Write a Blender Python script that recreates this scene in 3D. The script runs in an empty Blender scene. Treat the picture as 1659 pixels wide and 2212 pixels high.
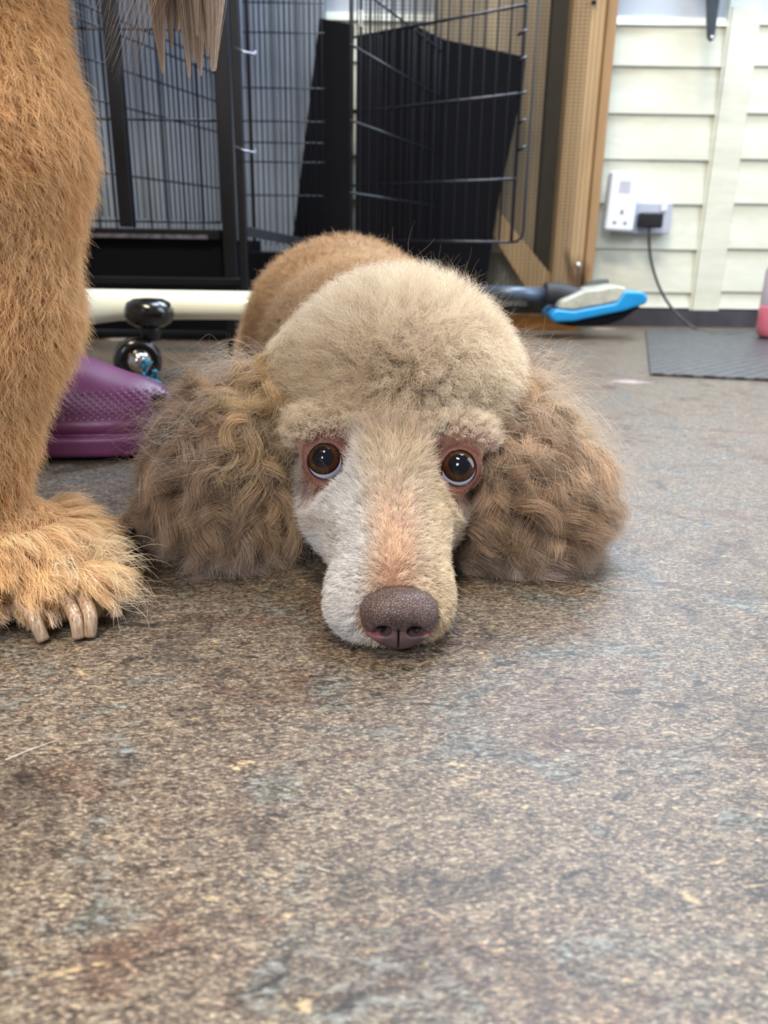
import bpy, math, random
import numpy as np
from mathutils import Vector, Matrix
from mathutils.kdtree import KDTree
random.seed(7)
C = bpy.context.scene.collection
SC = bpy.context.scene
V3 = Vector
# ------------------------------------------------------------------ camera
F_PX, PITCH, ROLL, CAMZ = 1725.0, math.radians(18.7), 0.0155, 0.18
_f = np.array([0, math.cos(PITCH), -math.sin(PITCH)])
_u = np.array([0, math.sin(PITCH), math.cos(PITCH)])
_r = np.array([1.0, 0, 0])
CR = math.cos(ROLL) * _r + math.sin(ROLL) * _u
CU = math.cos(ROLL) * _u - math.sin(ROLL) * _r
cam = bpy.data.cameras.new('camera')
camo = bpy.data.objects.new('camera', cam); C.objects.link(camo)
camo.matrix_world = Matrix(((CR[0], CU[0], -_f[0], 0), (CR[1], CU[1], -_f[1], 0), (CR[2], CU[2], -_f[2], CAMZ), (0, 0, 0, 1)))
cam.sensor_fit = 'VERTICAL'; cam.sensor_height = 36.0
cam.lens = F_PX / 2212 * 36.0
cam.clip_start = 0.01
cam.dof.use_dof = True; cam.dof.focus_distance = 0.40
cam.dof.aperture_fstop = cam.lens / 2.4
SC.camera = camo
# ------------------------------------------------------------------ light
SC.view_settings.view_transform = 'Standard'; SC.view_settings.look = 'None'
SC.view_settings.gamma = 1.0; SC.view_settings.use_curve_mapping = False
SC.view_settings.exposure = 0.80
w = bpy.data.worlds.new('world'); SC.world = w; w.use_nodes = True
w.node_tree.nodes['Background'].inputs[0].default_value = (0.80, 0.88, 1.0, 1)
w.node_tree.nodes['Background'].inputs[1].default_value = 0.20
def area(name, loc, target, sx, sy, power, col):
    l = bpy.data.lights.new(name, 'AREA'); l.shape = 'RECTANGLE'; l.size = sx; l.size_y = sy
    l.energy = power; l.color = col
    o = bpy.data.objects.new(name, l); C.objects.link(o); o.location = loc
    o.rotation_euler = (V3(target) - V3(loc)).to_track_quat('-Z', 'Y').to_euler()
    return o
area('window_daylight', (0.55, 1.88, 1.35), (0.15, 0.4, 0.0), 0.95, 0.7, 30, (0.68, 0.82, 1.0))
area('ceiling_lamp', (-0.35, -0.1, 2.25), (0.0, 0.5, 0.0), 0.9, 0.35, 36, (1.0, 0.84, 0.60))
area('door_daylight', (1.9, 0.55, 1.0), (0.0, 0.7, 0.1), 0.9, 1.6, 18, (0.80, 0.89, 1.0))
area('skylight', (0.55, 1.15, 2.3), (0.05, 0.5, 0.1), 0.8, 0.8, 24, (0.74, 0.86, 1.0))
area('front_window', (-0.55, -1.6, 1.5), (0.0, 0.4, 0.1), 0.5, 0.7, 20, (0.92, 0.95, 1.0))
SC.cycles.max_bounces = 10; SC.cycles.diffuse_bounces = 4; SC.cycles.glossy_bounces = 3
SC.cycles.transmission_bounces = 6; SC.cycles.transparent_max_bounces = 8
# ------------------------------------------------------------------ helpers
def at(px, py, Y):
    d = CR * (px - 829.5) / F_PX - CU * (py - 1106) / F_PX + _f
    t = Y / d[1]
    return np.array([0, 0, CAMZ]) + d * t
def flo(px, py, z=0.0):
    d = CR * (px - 829.5) / F_PX - CU * (py - 1106) / F_PX + _f
    t = (z - CAMZ) / d[2]
    return np.array([0, 0, CAMZ]) + d * t
def lin(c):
    return tuple((x / 255 / 12.92) if x / 255 <= 0.04045 else ((x / 255 + 0.055) / 1.055) ** 2.4 for x in c[:3])
def L4(*c): return lin(c) + (1.0,)
def tag(o, label=None, cat=None, group=None, kind=None):
    if label: o['label'] = label
    if cat: o['category'] = cat
    if group: o['group'] = group
    if kind: o['kind'] = kind
    return o
def empty(name, loc, label, cat, group=None):
    o = bpy.data.objects.new(name, None); C.objects.link(o); o.location = tuple(loc)
    o.empty_display_size = 0.02
    bpy.context.view_layer.update()
    return tag(o, label, cat, group)
def put(name, me, m, parent=None):
    o = bpy.data.objects.new(name, me); C.objects.link(o)
    if m: me.materials.append(m)
    if parent:
        o.parent = parent
        o.matrix_parent_inverse = parent.matrix_world.inverted()
    return o
class MB:
    def __init__(s): s.v = []; s.f = []; s.sm = []
    def add(s, vs, fs, smooth=False):
        k = len(s.v); s.v += [tuple(map(float, v)) for v in vs]; s.f += [tuple(i + k for i in f) for f in fs]
        s.sm += [smooth] * len(fs); return s
    def box(s, lo, hi, M=None):
        vs = [V3((x, y, z)) for x in (lo[0], hi[0]) for y in (lo[1], hi[1]) for z in (lo[2], hi[2])]
        if M is not None: vs = [M @ v for v in vs]
        return s.add(vs, [(0, 1, 3, 2), (4, 6, 7, 5), (0, 4, 5, 1), (2, 3, 7, 6), (0, 2, 6, 4), (1, 5, 7, 3)])
    def prism(s, front, d):           # polygon of points + extrusion vector
        n = len(front); d = V3(d)
        vs = [V3(p) for p in front] + [V3(p) + d for p in front]
        return s.add(vs, [tuple(range(n))[::-1], tuple(range(n, 2 * n))] + [(i, (i + 1) % n, n + (i + 1) % n, n + i) for i in range(n)])
    def tube(s, pts, r, n=8, caps=True):
        pts = [V3(tuple(p)) for p in pts]; rs = r if isinstance(r, (list, tuple)) else [r] * len(pts)
        vs = []; fs = []; prev = None
        for i, p in enumerate(pts):
            t = (pts[min(i + 1, len(pts) - 1)] - pts[max(i - 1, 0)]).normalized()
            if prev is None:
                a = t.orthogonal().normalized()
            else:
                a = (prev - t * prev.dot(t)).normalized()
            prev = a; b = t.cross(a)
            for k in range(n):
                th = 2 * math.pi * k / n
                vs.append(p + (a * math.cos(th) + b * math.sin(th)) * rs[i])
        for i in range(len(pts) - 1):
            for k in range(n):
                fs.append((i * n + k, i * n + (k + 1) % n, (i + 1) * n + (k + 1) % n, (i + 1) * n + k))
        if caps:
            fs.append(tuple(range(n))[::-1]); fs.append(tuple(range((len(pts) - 1) * n, len(pts) * n)))
        return s.add(vs, fs, True)
    def lathe(s, prof, M, n=32):       # prof (r, z)
        vs = []; fs = []
        for r, z in prof:
            for k in range(n):
                th = 2 * math.pi * k / n
                vs.append(M @ V3((r * math.cos(th), r * math.sin(th), z)))
        for i in range(len(prof) - 1):
            for k in range(n):
                fs.append((i * n + k, i * n + (k + 1) % n, (i + 1) * n + (k + 1) % n, (i + 1) * n + k))
        fs.append(tuple(range(n))[::-1]); fs.append(tuple(range((len(prof) - 1) * n, len(prof) * n)))
        return s.add(vs, fs, True)
    def build(s, name, m, parent=None, bevel=0):
        me = bpy.data.meshes.new(name); me.from_pydata(s.v, [], s.f); me.validate()
        for p, q in zip(me.polygons, s.sm): p.use_smooth = q
        o = put(name, me, m, parent)
        if bevel:
            b = o.modifiers.new('bevel', 'BEVEL'); b.width = bevel; b.segments = 3; b.limit_method = 'ANGLE'
            for p in me.polygons: p.use_smooth = True
            o.modifiers.new('wn', 'WEIGHTED_NORMAL')
        return o
# ------------------------------------------------------------------ materials
def nodemat(name):
    m = bpy.data.materials.new(name); m.use_nodes = True
    nt = m.node_tree; return m, nt, nt.nodes['Principled BSDF']
def nd(nt, t, **kw):
    n = nt.nodes.new(t)
    for k, v in kw.items():
        if k in n.inputs: n.inputs[k].default_value = v
        else: setattr(n, k, v)
    return n
def ramp(nt, src, stops, interp='LINEAR'):
    r = nt.nodes.new('ShaderNodeValToRGB'); r.color_ramp.interpolation = interp
    e = r.color_ramp.elements
    while len(e) < len(stops): e.new(0.5)
    for i, (p, c) in enumerate(stops):
        e[i].position = p; e[i].color = c if len(c) == 4 else tuple(c) + (1,)
    nt.links.new(src, r.inputs[0]); return r.outputs[0]
def mixc(nt, fac, a, b, blend='MIX'):
    n = nt.nodes.new('ShaderNodeMix'); n.data_type = 'RGBA'; n.blend_type = blend
    for sock, val in ((n.inputs[0], fac), (n.inputs[6], a), (n.inputs[7], b)):
        if hasattr(val, 'is_linked') or hasattr(val, 'links'): nt.links.new(val, sock)
        else: sock.default_value = val
    return n.outputs[2]
def mapped(nt, scale=(1, 1, 1), rot=(0, 0, 0), src='Object'):
    tc = nt.nodes.new('ShaderNodeTexCoord'); mp = nt.nodes.new('ShaderNodeMapping')
    mp.inputs['Scale'].default_value = scale; mp.inputs['Rotation'].default_value = rot
    nt.links.new(tc.outputs[src], mp.inputs[0]); return mp.outputs[0]
def noise(nt, vec, scale, detail=4, rough=0.6, dist=0.0):
    n = nt.nodes.new('ShaderNodeTexNoise'); n.inputs['Scale'].default_value = scale
    n.inputs['Detail'].default_value = detail; n.inputs['Roughness'].default_value = rough
    n.inputs['Distortion'].default_value = dist
    nt.links.new(vec, n.inputs['Vector']); return n.outputs['Fac']
def bump(nt, h, b, strength=0.3, dist=0.001):
    n = nt.nodes.new('ShaderNodeBump'); n.inputs['Strength'].default_value = strength
    n.inputs['Distance'].default_value = dist
    nt.links.new(h, n.inputs['Height']); nt.links.new(n.outputs[0], b.inputs['Normal']); return n
def plain(name, c, rough=0.5, metal=0.0, var=0.15, vs=40, spec=0.5, coat=0.0, bmp=0.0, stretch=(1, 1, 1)):
    m, nt, b = nodemat(name)
    v = mapped(nt, stretch)
    f = noise(nt, v, vs, 5)
    a = L4(*[x * (1 - var) for x in c]); d = L4(*[min(255, x * (1 + var)) for x in c])
    nt.links.new(ramp(nt, f, [(0.3, a), (0.7, d)]), b.inputs['Base Color'])
    b.inputs['Roughness'].default_value = rough; b.inputs['Metallic'].default_value = metal
    b.inputs['Specular IOR Level'].default_value = spec; b.inputs['Coat Weight'].default_value = coat
    if bmp: bump(nt, f, b, bmp, 0.001)
    return m
# floor: slate patterned vinyl
def floor_mat():
    m, nt, b = nodemat('slate_vinyl')
    rz = math.radians(-28)
    v0 = mapped(nt, (1, 1, 1), (0, 0, rz))
    vs = mapped(nt, (1, 2.4, 1), (0, 0, rz))
    f1 = noise(nt, vs, 430, 4, 0.8, 0.2)          # grit
    f1b = noise(nt, vs, 150, 5, 0.75, 0.5)
    f2 = noise(nt, v0, 22, 6, 0.62, 1.2)           # slate patches
    f3 = noise(nt, vs, 9, 5, 0.6, 1.6)
    f4 = noise(nt, vs, 34, 3, 0.5, 2.5)            # streaks
    g = ramp(nt, f1, [(0.38, L4(18, 14, 12)), (0.46, L4(54, 45, 39)), (0.53, L4(108, 92, 76)), (0.60, L4(180, 157, 134)), (0.66, L4(240, 218, 192))])
    g2 = ramp(nt, f1b, [(0.38, L4(38, 32, 29)), (0.5, L4(92, 80, 70)), (0.63, L4(168, 154, 130))])
    c = mixc(nt, 0.40, g, g2)
    teal = ramp(nt, f2, [(0.52, (0, 0, 0, 1)), (0.66, (1, 1, 1, 1))])
    c = mixc(nt, teal, c, mixc(nt, 1.0, c, L4(206, 222, 228), 'MULTIPLY'))
    c = mixc(nt, mixc(nt, 1.0, teal, ramp(nt, f1b, [(0.5, (0, 0, 0, 1)), (0.6, (.5, .5, .5, 1))]), 'MULTIPLY'), c, L4(138, 150, 156))
    rust = ramp(nt, f3, [(0.54, (0, 0, 0, 1)), (0.68, (0.75, 0.75, 0.75, 1))])
    c = mixc(nt, rust, c, mixc(nt, 1.0, c, L4(205, 168, 150), 'MULTIPLY'))
    dk = ramp(nt, f2, [(0.30, (0.42, 0.42, 0.44, 1)), (0.46, (1, 1, 1, 1))])
    c = mixc(nt, 1.0, c, dk, 'MULTIPLY')
    st = mixc(nt, 1.0, ramp(nt, f4, [(0.63, (0, 0, 0, 1)), (0.73, (.8, .8, .8, 1))]), ramp(nt, f1b, [(0.46, (0, 0, 0, 1)), (0.56, (0.8, 0.8, 0.8, 1))]), 'MULTIPLY')
    gold = mixc(nt, f1, L4(150, 112, 60), L4(250, 226, 170))
    c = mixc(nt, st, c, gold)
    stg = ramp(nt, f4, [(0.31, (0.3, 0.3, 0.3, 1)), (0.36, (1, 1, 1, 1))])
    c = mixc(nt, 1.0, c, stg, 'MULTIPLY')
    nt.links.new(c, b.inputs['Base Color'])
    r = nt.nodes.new('ShaderNodeMapRange'); r.inputs[3].default_value = 0.33; r.inputs[4].default_value = 0.52
    nt.links.new(f1b, r.inputs[0]); nt.links.new(r.outputs[0], b.inputs['Roughness'])
    b.inputs['Specular IOR Level'].default_value = 0.5
    bump(nt, mixc(nt, 0.4, f1, f2), b, 0.35, 0.0012)
    return m
def wood_mat(name, a, d, scale=1.0):
    m, nt, b = nodemat(name)
    v = mapped(nt, (16 * scale, 16 * scale, 1.3 * scale))
    f = noise(nt, v, 1.6, 6, 0.65, 0.8)
    k = noise(nt, mapped(nt, (9, 9, 5)), 1.0, 2, 0.5, 0.4)
    c = ramp(nt, f, [(0.3, L4(*a)), (0.7, L4(*d))])
    kn = ramp(nt, k, [(0.27, (0.25, 0.2, 0.15, 1)), (0.33, (1, 1, 1, 1))])
    c = mixc(nt, 1.0, c, kn, 'MULTIPLY')
    nt.links.new(c, b.inputs['Base Color']); b.inputs['Roughness'].default_value = 0.65
    bump(nt, f, b, 0.2, 0.001)
    return m
def siding_mat():
    m, nt, b = nodemat('cream_painted_board')
    f = noise(nt, mapped(nt, (2, 2, 9)), 2.5, 6, 0.7, 0.3)
    k = noise(nt, mapped(nt, (5, 5, 3.2)), 2.2, 4, 0.6, 0.6)
    c = ramp(nt, f, [(0.3, L4(196, 197, 180)), (0.7, L4(222, 223, 208))])
    c = mixc(nt, ramp(nt, k, [(0.68, (0, 0, 0, 1)), (0.76, (0.45, 0.45, 0.45, 1))]), c, L4(176, 160, 112))
    nt.links.new(c, b.inputs['Base Color']); b.inputs['Roughness'].default_value = 0.5
    return m
M_BLACK = plain('black_painted_metal', (12, 13, 20), 0.55, 0.0, 0.25, 30, 0.25)
M_WIRE = plain('black_coated_wire', (17, 20, 34), 0.35, 0.0, 0.2, 30, 0.45)
M_TRAY = plain('black_plastic_sheet', (7, 8, 14), 0.75, 0.0, 0.2, 12, 0.12)
M_SIDE = siding_mat()
M_WOOD = wood_mat('tan_timber', (164, 134, 96), (194, 164, 122))
M_WOOD2 = wood_mat('brown_timber', (140, 108, 74), (172, 138, 98))
M_PLY = wood_mat('weathered_board', (116, 104, 86), (170, 152, 124), 0.6)
# ------------------------------------------------------------------ the setting
WY = 1.95
mb = MB(); N = 1
mb.add([(-2.2, -2.0, 0), (2.4, -2.0, 0), (2.4, WY + 0.02, 0), (-2.2, WY + 0.02, 0)], [(0, 1, 2, 3)])
tag(mb.build('floor', floor_mat()), kind='structure')
# back wall made of shiplap boards: wall body + boards + batten + upper band + skirting
zl = [float(at(1400, y, WY)[2]) for y in (665, 632, 540, 443, 348, 250, 148, 60, 40)]
ztop = zl[-1]
mb = MB().box((-2.2, WY, 0), (2.4, WY + 0.1, 2.4))
tag(mb.build('wall_back', plain('grey_wall', (176, 184, 196), 0.7, 0, 0.05, 8)), kind='structure')
xb0, xb1 = float(at(1535, 350, WY)[0]), float(at(1590, 350, WY)[0])
mb = MB()
def board(x0, x1, z0, z1):
    # lapped board: thicker at the bottom, dark gap under it
    y0 = WY - 0.017; y1 = WY - 0.009
    mb.add([(x0, y0, z0 + 0.002), (x1, y0, z0 + 0.002), (x1, y1, z1), (x0, y1, z1), (x0, WY, z0 + 0.002), (x1, WY, z0 + 0.002), (x1, WY, z1), (x0, WY, z1)],
           [(0, 1, 2, 3), (0, 4, 5, 1), (3, 2, 6, 7), (0, 3, 7, 4), (1, 5, 6, 2)])
for i in range(len(zl) - 1):
    board(-2.2, xb0, zl[i], zl[i + 1] + 0.001)
    board(xb1 - 0.005, 2.4, zl[i] + 0.004 * (i > 0), zl[i + 1] + 0.005)
tag(mb.build('wall_boarding', M_SIDE), kind='structure')
mb = MB().box((xb0 - 0.004, WY - 0.021, zl[0] - 0.01), (xb1, WY, ztop + 0.02))
mb.box((xb0 - 0.010, WY - 0.019, zl[0] - 0.01), (xb0 - 0.0055, WY, 1.5))
tag(mb.build('trim_1', M_SIDE), kind='structure')
mb = MB().box((-2.2, WY - 0.022, 0), (2.4, WY, zl[0] - 0.002))
tag(mb.build('baseboard_back', plain('dark_skirting', (52, 50, 56), 0.6, 0, 0.25, 18)), kind='structure')

# ------------------------------------------------------------------ left cage (welded steel frame)
CY = 1.28
def X(px, py, Y): return float(at(px, py, Y)[0])
def Z(px, py, Y): return float(at(px, py, Y)[2])
cage = empty('dog_cage', (X(350, 500, CY), CY, 0), 'black steel dog cage with barred sides and solid base panel behind the white bar', 'cage')
zt = 0.95
for (a, b, Y, nm) in ((472, 500, CY, 'corner_post'), (507, 524, CY - 0.02, 'corner_post'), (247, 277, CY, 'upright')):
    x0, x1 = X(a + 3, 400, Y), X(b + 3, 400, Y)
    MB().box((x0, Y, 0.0 if nm == 'corner_post' else Z(260, 490, CY)), (x1, Y + (x1 - x0), zt)).build(nm, M_BLACK, cage, 0.002)
xL = X(-120, 500, CY)
zr0, zr1 = Z(350, 517, CY), Z(350, 494, CY)
MB().box((xL, CY - 0.004, zr0), (X(475, 500, CY), CY + 0.022, zr1)).build('rail', M_BLACK, cage, 0.002)
MB().box((xL, CY + 0.004, Z(350, 600, CY)), (X(475, 500, CY), CY + 0.016, zr0)).build('base_panel', M_TRAY, cage)
MB().box((xL, CY - 0.004, Z(350, 616, CY)), (X(520, 500, CY), CY + 0.022, Z(350, 598, CY))).build('rail', M_BLACK, cage, 0.002)
MB().box((xL, CY - 0.006, zr1 - 0.014), (X(450, 500, CY), CY - 0.004, zr1 - 0.008)).build('tray_lip', plain('worn_metal', (120, 118, 130), 0.35, 0.8, 0.3, 80), cage)
MB().box((xL, CY, zt), (X(525, 500, CY), 1.81, zt + .012)).build('added_shade_top', M_BLACK, cage)  # unseen solid top, added to shade the wall behind the bars
MB().box((X(530, 500, 1.5), 1.5, .03), (X(735, 500, 1.5), 1.69, .158)).build('dark_fill_box', M_TRAY, cage)  # plain black box added to fill the dark bottom of the cage
MB().box((xL, 1.5, .02), (X(528, 500, 1.5), 1.69, zr0)).build('under_shadow_block', M_TRAY, cage)  # black block standing in for the shadow under the cage
# side rail going back to the right
p0, p1 = at(524, 509, CY), at(668, 536, CY + 0.25)
mb = MB(); mb.prism([p0, p1, p1 + np.array([0, 0, .014]), p0 + np.array([0, 0, .014])], (0.004, 0.018, 0)); mb.build('side_rail', plain('dull_steel', (38, 42, 50), 0.5, 0.2), cage)
# bars of the front
mb = MB()
z0b, z1b = zr1, zt
xs = [X(p, 400, CY) for p in range(-100, 470, 38)]
for x in xs: mb.tube([(x, CY + 0.008, z0b), (x, CY + 0.008, z1b)], 0.0014, 6)
for y in (257, 479, 60):
    z = Z(380, y, CY)
    mb.tube([(xL, CY + 0.011, z), (X(470, 400, CY), CY + 0.011, z)], 0.0018, 6)
mb.build('front_bars', M_WIRE, cage)
# slanting side grid
mb = MB()
A = np.array([X(60, 300, 1.15), 1.15]); B = np.array([X(478, 300, 1.66), 1.66])
def onp(t, z): q = A + (B - A) * t; return (q[0], q[1], z)
for y0, y1 in ((40, 150), (80, 170), (150, 233), (230, 297), (375, 416)):
    z = 0.5 * (Z(280, y0, 1.42) + Z(470, y1, 1.65))
    mb.tube([onp(0, z), onp(1, z)], 0.0016, 6)
for i in range(34):
    mb.tube([onp(i / 33, 0.21), onp(i / 33, zt)], 0.0011, 5)
mb.build('side_bars', M_WIRE, cage)
# two little spring catches on the post
for y in (105, 318):
    mb = MB()
    a, b2, c2 = at(508, y - 2, CY - .03), at(530, y + 8, CY - .04), at(551, y + 12, CY - .03)
    mb.tube([a, b2, c2, c2 + np.array([0, 0, .004])], 0.0016, 6)
    mb.build('catch', plain('bright_steel', (150, 155, 175), 0.25, 0.9), cage)
# fine grid right of the posts
mb = MB(); gy = 1.62
for p in range(528, 700, 13): mb.tube([(X(p, 300, gy), gy, 0.17), (X(p, 300, gy), gy, zt)], 0.0011, 5)
for p in (544, 541): mb.tube([(X(p, 300, 1.4), 1.4, 0.17), (X(p, 300, 1.4), 1.4, zt)], 0.0018, 5)
for y in (5, 70, 190, 262, 308, 350, 422): mb.tube([(X(524, y, gy), gy + .002, Z(600, y, gy)), (X(700, y, gy), gy + .002, Z(600, y, gy))], 0.0013, 5)
mb.build('back_bars', M_WIRE, cage)
# ribbed pale panel behind the cage
mb = MB(); rx0, rx1 = X(20, 300, 1.83), X(705, 300, 1.83); n = 66
pts = []
for i in range(n * 6 + 1):
    t = i / (n * 6); x = rx0 + (rx1 - rx0) * t
    pts.append((x, 1.83 - 0.008 * max(-0.4, math.sin(t * n * 2 * math.pi)) ** 1 if True else 0))
vs = [(x, y, z) for z in (0.0, 0.93) for x, y in pts]; k = len(pts)
vs += [(x, y + 0.01, z) for z in (0.0, 0.93) for x, y in pts]
fs = [(i, i + 1, k + i + 1, k + i) for i in range(k - 1)] + [(2 * k + i, 3 * k + i, 3 * k + i + 1, 2 * k + i + 1) for i in range(k - 1)]
mb.add(vs, fs, True)
tag(mb.build('ribbed_panel', plain('white_ribbed_metal', (146, 156, 170), 0.45, 0, 0.06, 6)), 'pale grey ribbed panel standing upright behind the bars of the black cage', 'panel')

# ------------------------------------------------------------------ wire crate with open door (centre)
crate = empty('wire_crate', (X(760, 500, 1.45), 1.45, Z(760, 523, 1.5)), 'folding black wire dog crate with its open door above the poodle', 'crate')
def grid(name, P0, P1, zs, zb, ztp, nv, r, frame=True):
    mb = MB(); P0 = np.array(P0); P1 = np.array(P1)
    def q(t, z, off=0.0): a = P0 + (P1 - P0) * t; return (a[0], a[1] - off, z)
    for i in range(nv + 1): mb.tube([q(i / nv, zb), q(i / nv, ztp)], r * (1.5 if i in (0, nv) else 1), 6)
    for z in zs: mb.tube([q(0, z, .003), q(1, z, .003)], r * 1.35, 6)
    return mb, q
yr, yl = 1.36, 1.58
zs = [0.5 * (Z(1130, a, yr) + Z(760, b, yl)) for a, b in ((10, 84), (205, 243), (387, 402), (521, 521))]
mb, q = grid('door', (X(757, 300, yl), yl), (X(1118, 300, yr), yr), zs, zs[-1], 0.85, 15, 0.0016)
# outer loop with rounded lower corner
e = q(1, 0); 
loop = [(e[0] - 0.002, e[1], zs[-1]), (e[0] + 0.008, e[1] - 0.002, zs[-1] + 0.001), (e[0] + 0.016, e[1] - .004, zs[-1] + 0.008), (e[0] + 0.018, e[1] - .004, zs[-1] + 0.018), (e[0] + 0.018, e[1] - .004, 0.85)]
mb.tube(loop, 0.0022, 8)
mb.build('door_grid', M_WIRE, crate)
for y in (70, 128, 203, 262, 320):
    mb = MB(); p = at(1128, y, yr); mb.tube([p + np.array([-.006, 0, -.004]), p + np.array([0, -.006, 0]), p + np.array([.006, 0, .003])], 0.0022, 6); mb.build('hinge', M_WIRE, crate)
mb, q = grid('side', (X(757, 300, 1.3), 1.3), (X(945, 300, 1.72), 1.72), [0.5 * (Z(762, a, 1.32) + Z(935, b, 1.70)) for a, b in ((-60, 125), (92, 214), (247, 340), (408, 452))], zs[-1], 0.85, 12, 0.0014)
mb.build('side_grid', M_WIRE, crate)
mb = MB()
for p in range(762, 812, 9): mb.tube([(X(p, 300, 1.5), 1.5, zs[-1]), (X(p, 300, 1.5), 1.5, 0.85)], 0.0015, 6)
mb.build('folded_grid', M_WIRE, crate)
mb = MB(); p = at(779, 40, 1.48); mb.box(p - np.array([.003, .002, .012]), p + np.array([.003, .002, .012])); mb.build('catch', plain('bright_catch', (225, 225, 215), 0.2, 0.8), crate, 0.001)

def slab(name, pix, Y, thick, m, label, cat, lean=0.0):
    pts = []
    for (px, py) in pix:
        pts.append(at(px, py, Y))
    return tag(MB().prism(pts, (0, thick, 0)).build(name, m, None, 0.002), label, cat)
slab('plastic_board', [(690, 38), (765, 52), (765, 60), (752, 560), (625, 545), (634, 500)], 1.70, 0.02, M_TRAY, 'plain black upright board left of the crate door behind the poodle', 'board')
# black tray leaning, with rim
tr = slab('crate_tray', [(958, 84), (1137, 122), (1130, 190), (1078, 430), (1040, 680), (765, 670), (770, 75), (900, 55)], 1.755, 0.018, M_TRAY, 'large black plastic crate tray leaning behind the open wire door', 'tray')
slab('brown_strip', [(655, -60), (688, -60), (668, 330), (640, 330)], 1.90, 0.015, plain('red_brown_wood', (92, 62, 60), 0.6), 'narrow reddish brown wooden strip against the back wall beside the black board', 'wood strip')

# ------------------------------------------------------------------ timber framed mesh panel
PY = 1.80
fr = empty('mesh_panel', (X(1200, 600, PY), PY, 0), 'tan timber frame covered in fine wire mesh left of the cream boarded wall', 'frame')
MB().box((X(1196, 560, PY), PY, 0.035), (X(1262, 560, PY), PY + 0.045, 1.1)).build('post', M_WOOD, fr, 0.003)
MB().box((X(1262, 560, PY) + 0.001, PY - 0.006, 0.02), (X(1283, 560, PY), PY + 0.045, 1.1)).build('edge_strip', M_WOOD2, fr, 0.002)
MB().box((X(760, 560, PY), PY, 0.0), (X(1262, 560, PY), PY + 0.04, 0.034)).build('bottom_rail', plain('orange_wood', (120, 80, 30), 0.5), fr, 0.002)
a1, a2 = at(1066, 470, PY + .02), at(1200, 625, PY + .02)
MB().prism([at(1064, 440, PY + .012), at(1064, 510, PY + .012), at(1135, 622, PY + .012), at(1205, 622, PY + .012), at(1196, 600, PY + .012)], (0, 0.028, 0)).build('brace', M_WOOD, fr, 0.002)
mb = MB(); my = PY - 0.010
x0, x1 = X(770, 300, my), X(1275, 300, my)
nx = int((x1 - x0) / 0.0095)
for i in range(nx + 1):
    x = x0 + i * 0.0095; mb.tube([(x, my, 0.03), (x, my, 0.80)], 0.0006, 3, False)
for i in range(112):
    z = 0.03 + i * 0.0069; mb.tube([(x0, my - .0006, z), (x1 - 0.02, my - .0006, z)], 0.0007, 3, False)
mb.build('wire_mesh', plain('galvanised_wire', (52, 50, 44), 0.5, 0.2), fr)
MB().lathe([(0.001, 0.004), (0.005, 0.003), (0.0065, 0.0)][::-1], Matrix.Translation(at(1249, 573, PY - .009)) @ Matrix.Rotation(math.pi / 2, 4, 'X'), 16).build('screw', plain('screw_steel', (190, 190, 195), 0.3, 0.9), fr)
MB().lathe([(0.001, 0.004), (0.004, 0.003), (0.005, 0.0)][::-1], Matrix.Translation(at(1283, 5, PY - .006)) @ Matrix.Rotation(math.pi / 2, 4, 'X'), 16).build('screw', M_BLACK, fr)
tag(MB().box((X(930, 300, 1.88), 1.88, 0.16), (X(1150, 560, 1.88), 1.90, 1.1)).build('timber_board', M_PLY), 'weathered tan board seen through the wire mesh of the timber frame', 'board')
tag(MB().box((X(1156, 560, 1.87), 1.87, 0.0), (X(1208, 560, 1.87), 1.925, 1.1)).build('timber_post', plain('dark_timber', (52, 47, 38), 0.7, 0, .2, 20, stretch=(1, 1, .1))), 'dark greenish post behind the mesh frame', 'post')

# ------------------------------------------------------------------ sockets, plug, cable
M_WHITE = plain('white_plastic', (226, 230, 240), 0.35, 0, 0.02, 10)
sk = empty('wall_socket', at(1403, 475, WY - .02), 'pale double wall socket plate partly hidden by the tall white adapter', 'socket')
xa, xb = X(1318, 480, WY), X(1434, 480, WY)
MB().box((xa, WY - 0.05, Z(1400, 506, WY)), (xb, WY - 0.014, Z(1400, 440, WY))).build('socket_box', plain('grey_plastic', (176, 182, 196), 0.4, 0, .03), sk, 0.003)
MB().box((X(1412, 455, WY), WY - 0.0535, Z(1420, 458, WY)), (X(1424, 455, WY), WY - 0.05, Z(1420, 446, WY))).build('switch', M_WHITE, sk, 0.001)
ad = empty('plug_adapter', at(1345, 430, WY - .07), 'tall white plug-in adapter with a socket on its front, left of the black plug', 'adapter')
Mt = Matrix.Translation(at(1345, 433, WY - .085)) @ Matrix.Rotation(math.radians(2.5), 4, 'Y')
MB().box((-.032, -.004, -.063), (.032, .034, .058), Mt).build('housing', M_WHITE, ad, 0.006)
for (x, z, w2, h) in ((0.001, -.024, .004, .008), (-.012, -.046, .006, .004), (.011, -.046, .006, .004)):
    MB().box((x - w2 / 2, -.0052, z - h / 2), (x + w2 / 2, -.003, z + h / 2), Mt).build('pin_slot', M_BLACK, ad)
mb = MB()
for k in range(5): mb.box((-.012, -.0048, .036 - k * .005), (.012, -.003, .038 - k * .005), Mt)
mb.build('vent_slots', plain('slot_grey', (150, 155, 170), 0.5), ad)
pl = empty('power_plug', at(1404, 478, WY - .08), 'black plug in the wall socket with its cable trailing to the floor', 'plug')
MB().box((-.024, -.02, -.016), (.024, .02, .016), Matrix.Translation(at(1404, 476, WY - .075))).build('plug_body', plain('black_plug', (22, 22, 26), 0.4), pl, 0.005)
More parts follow.
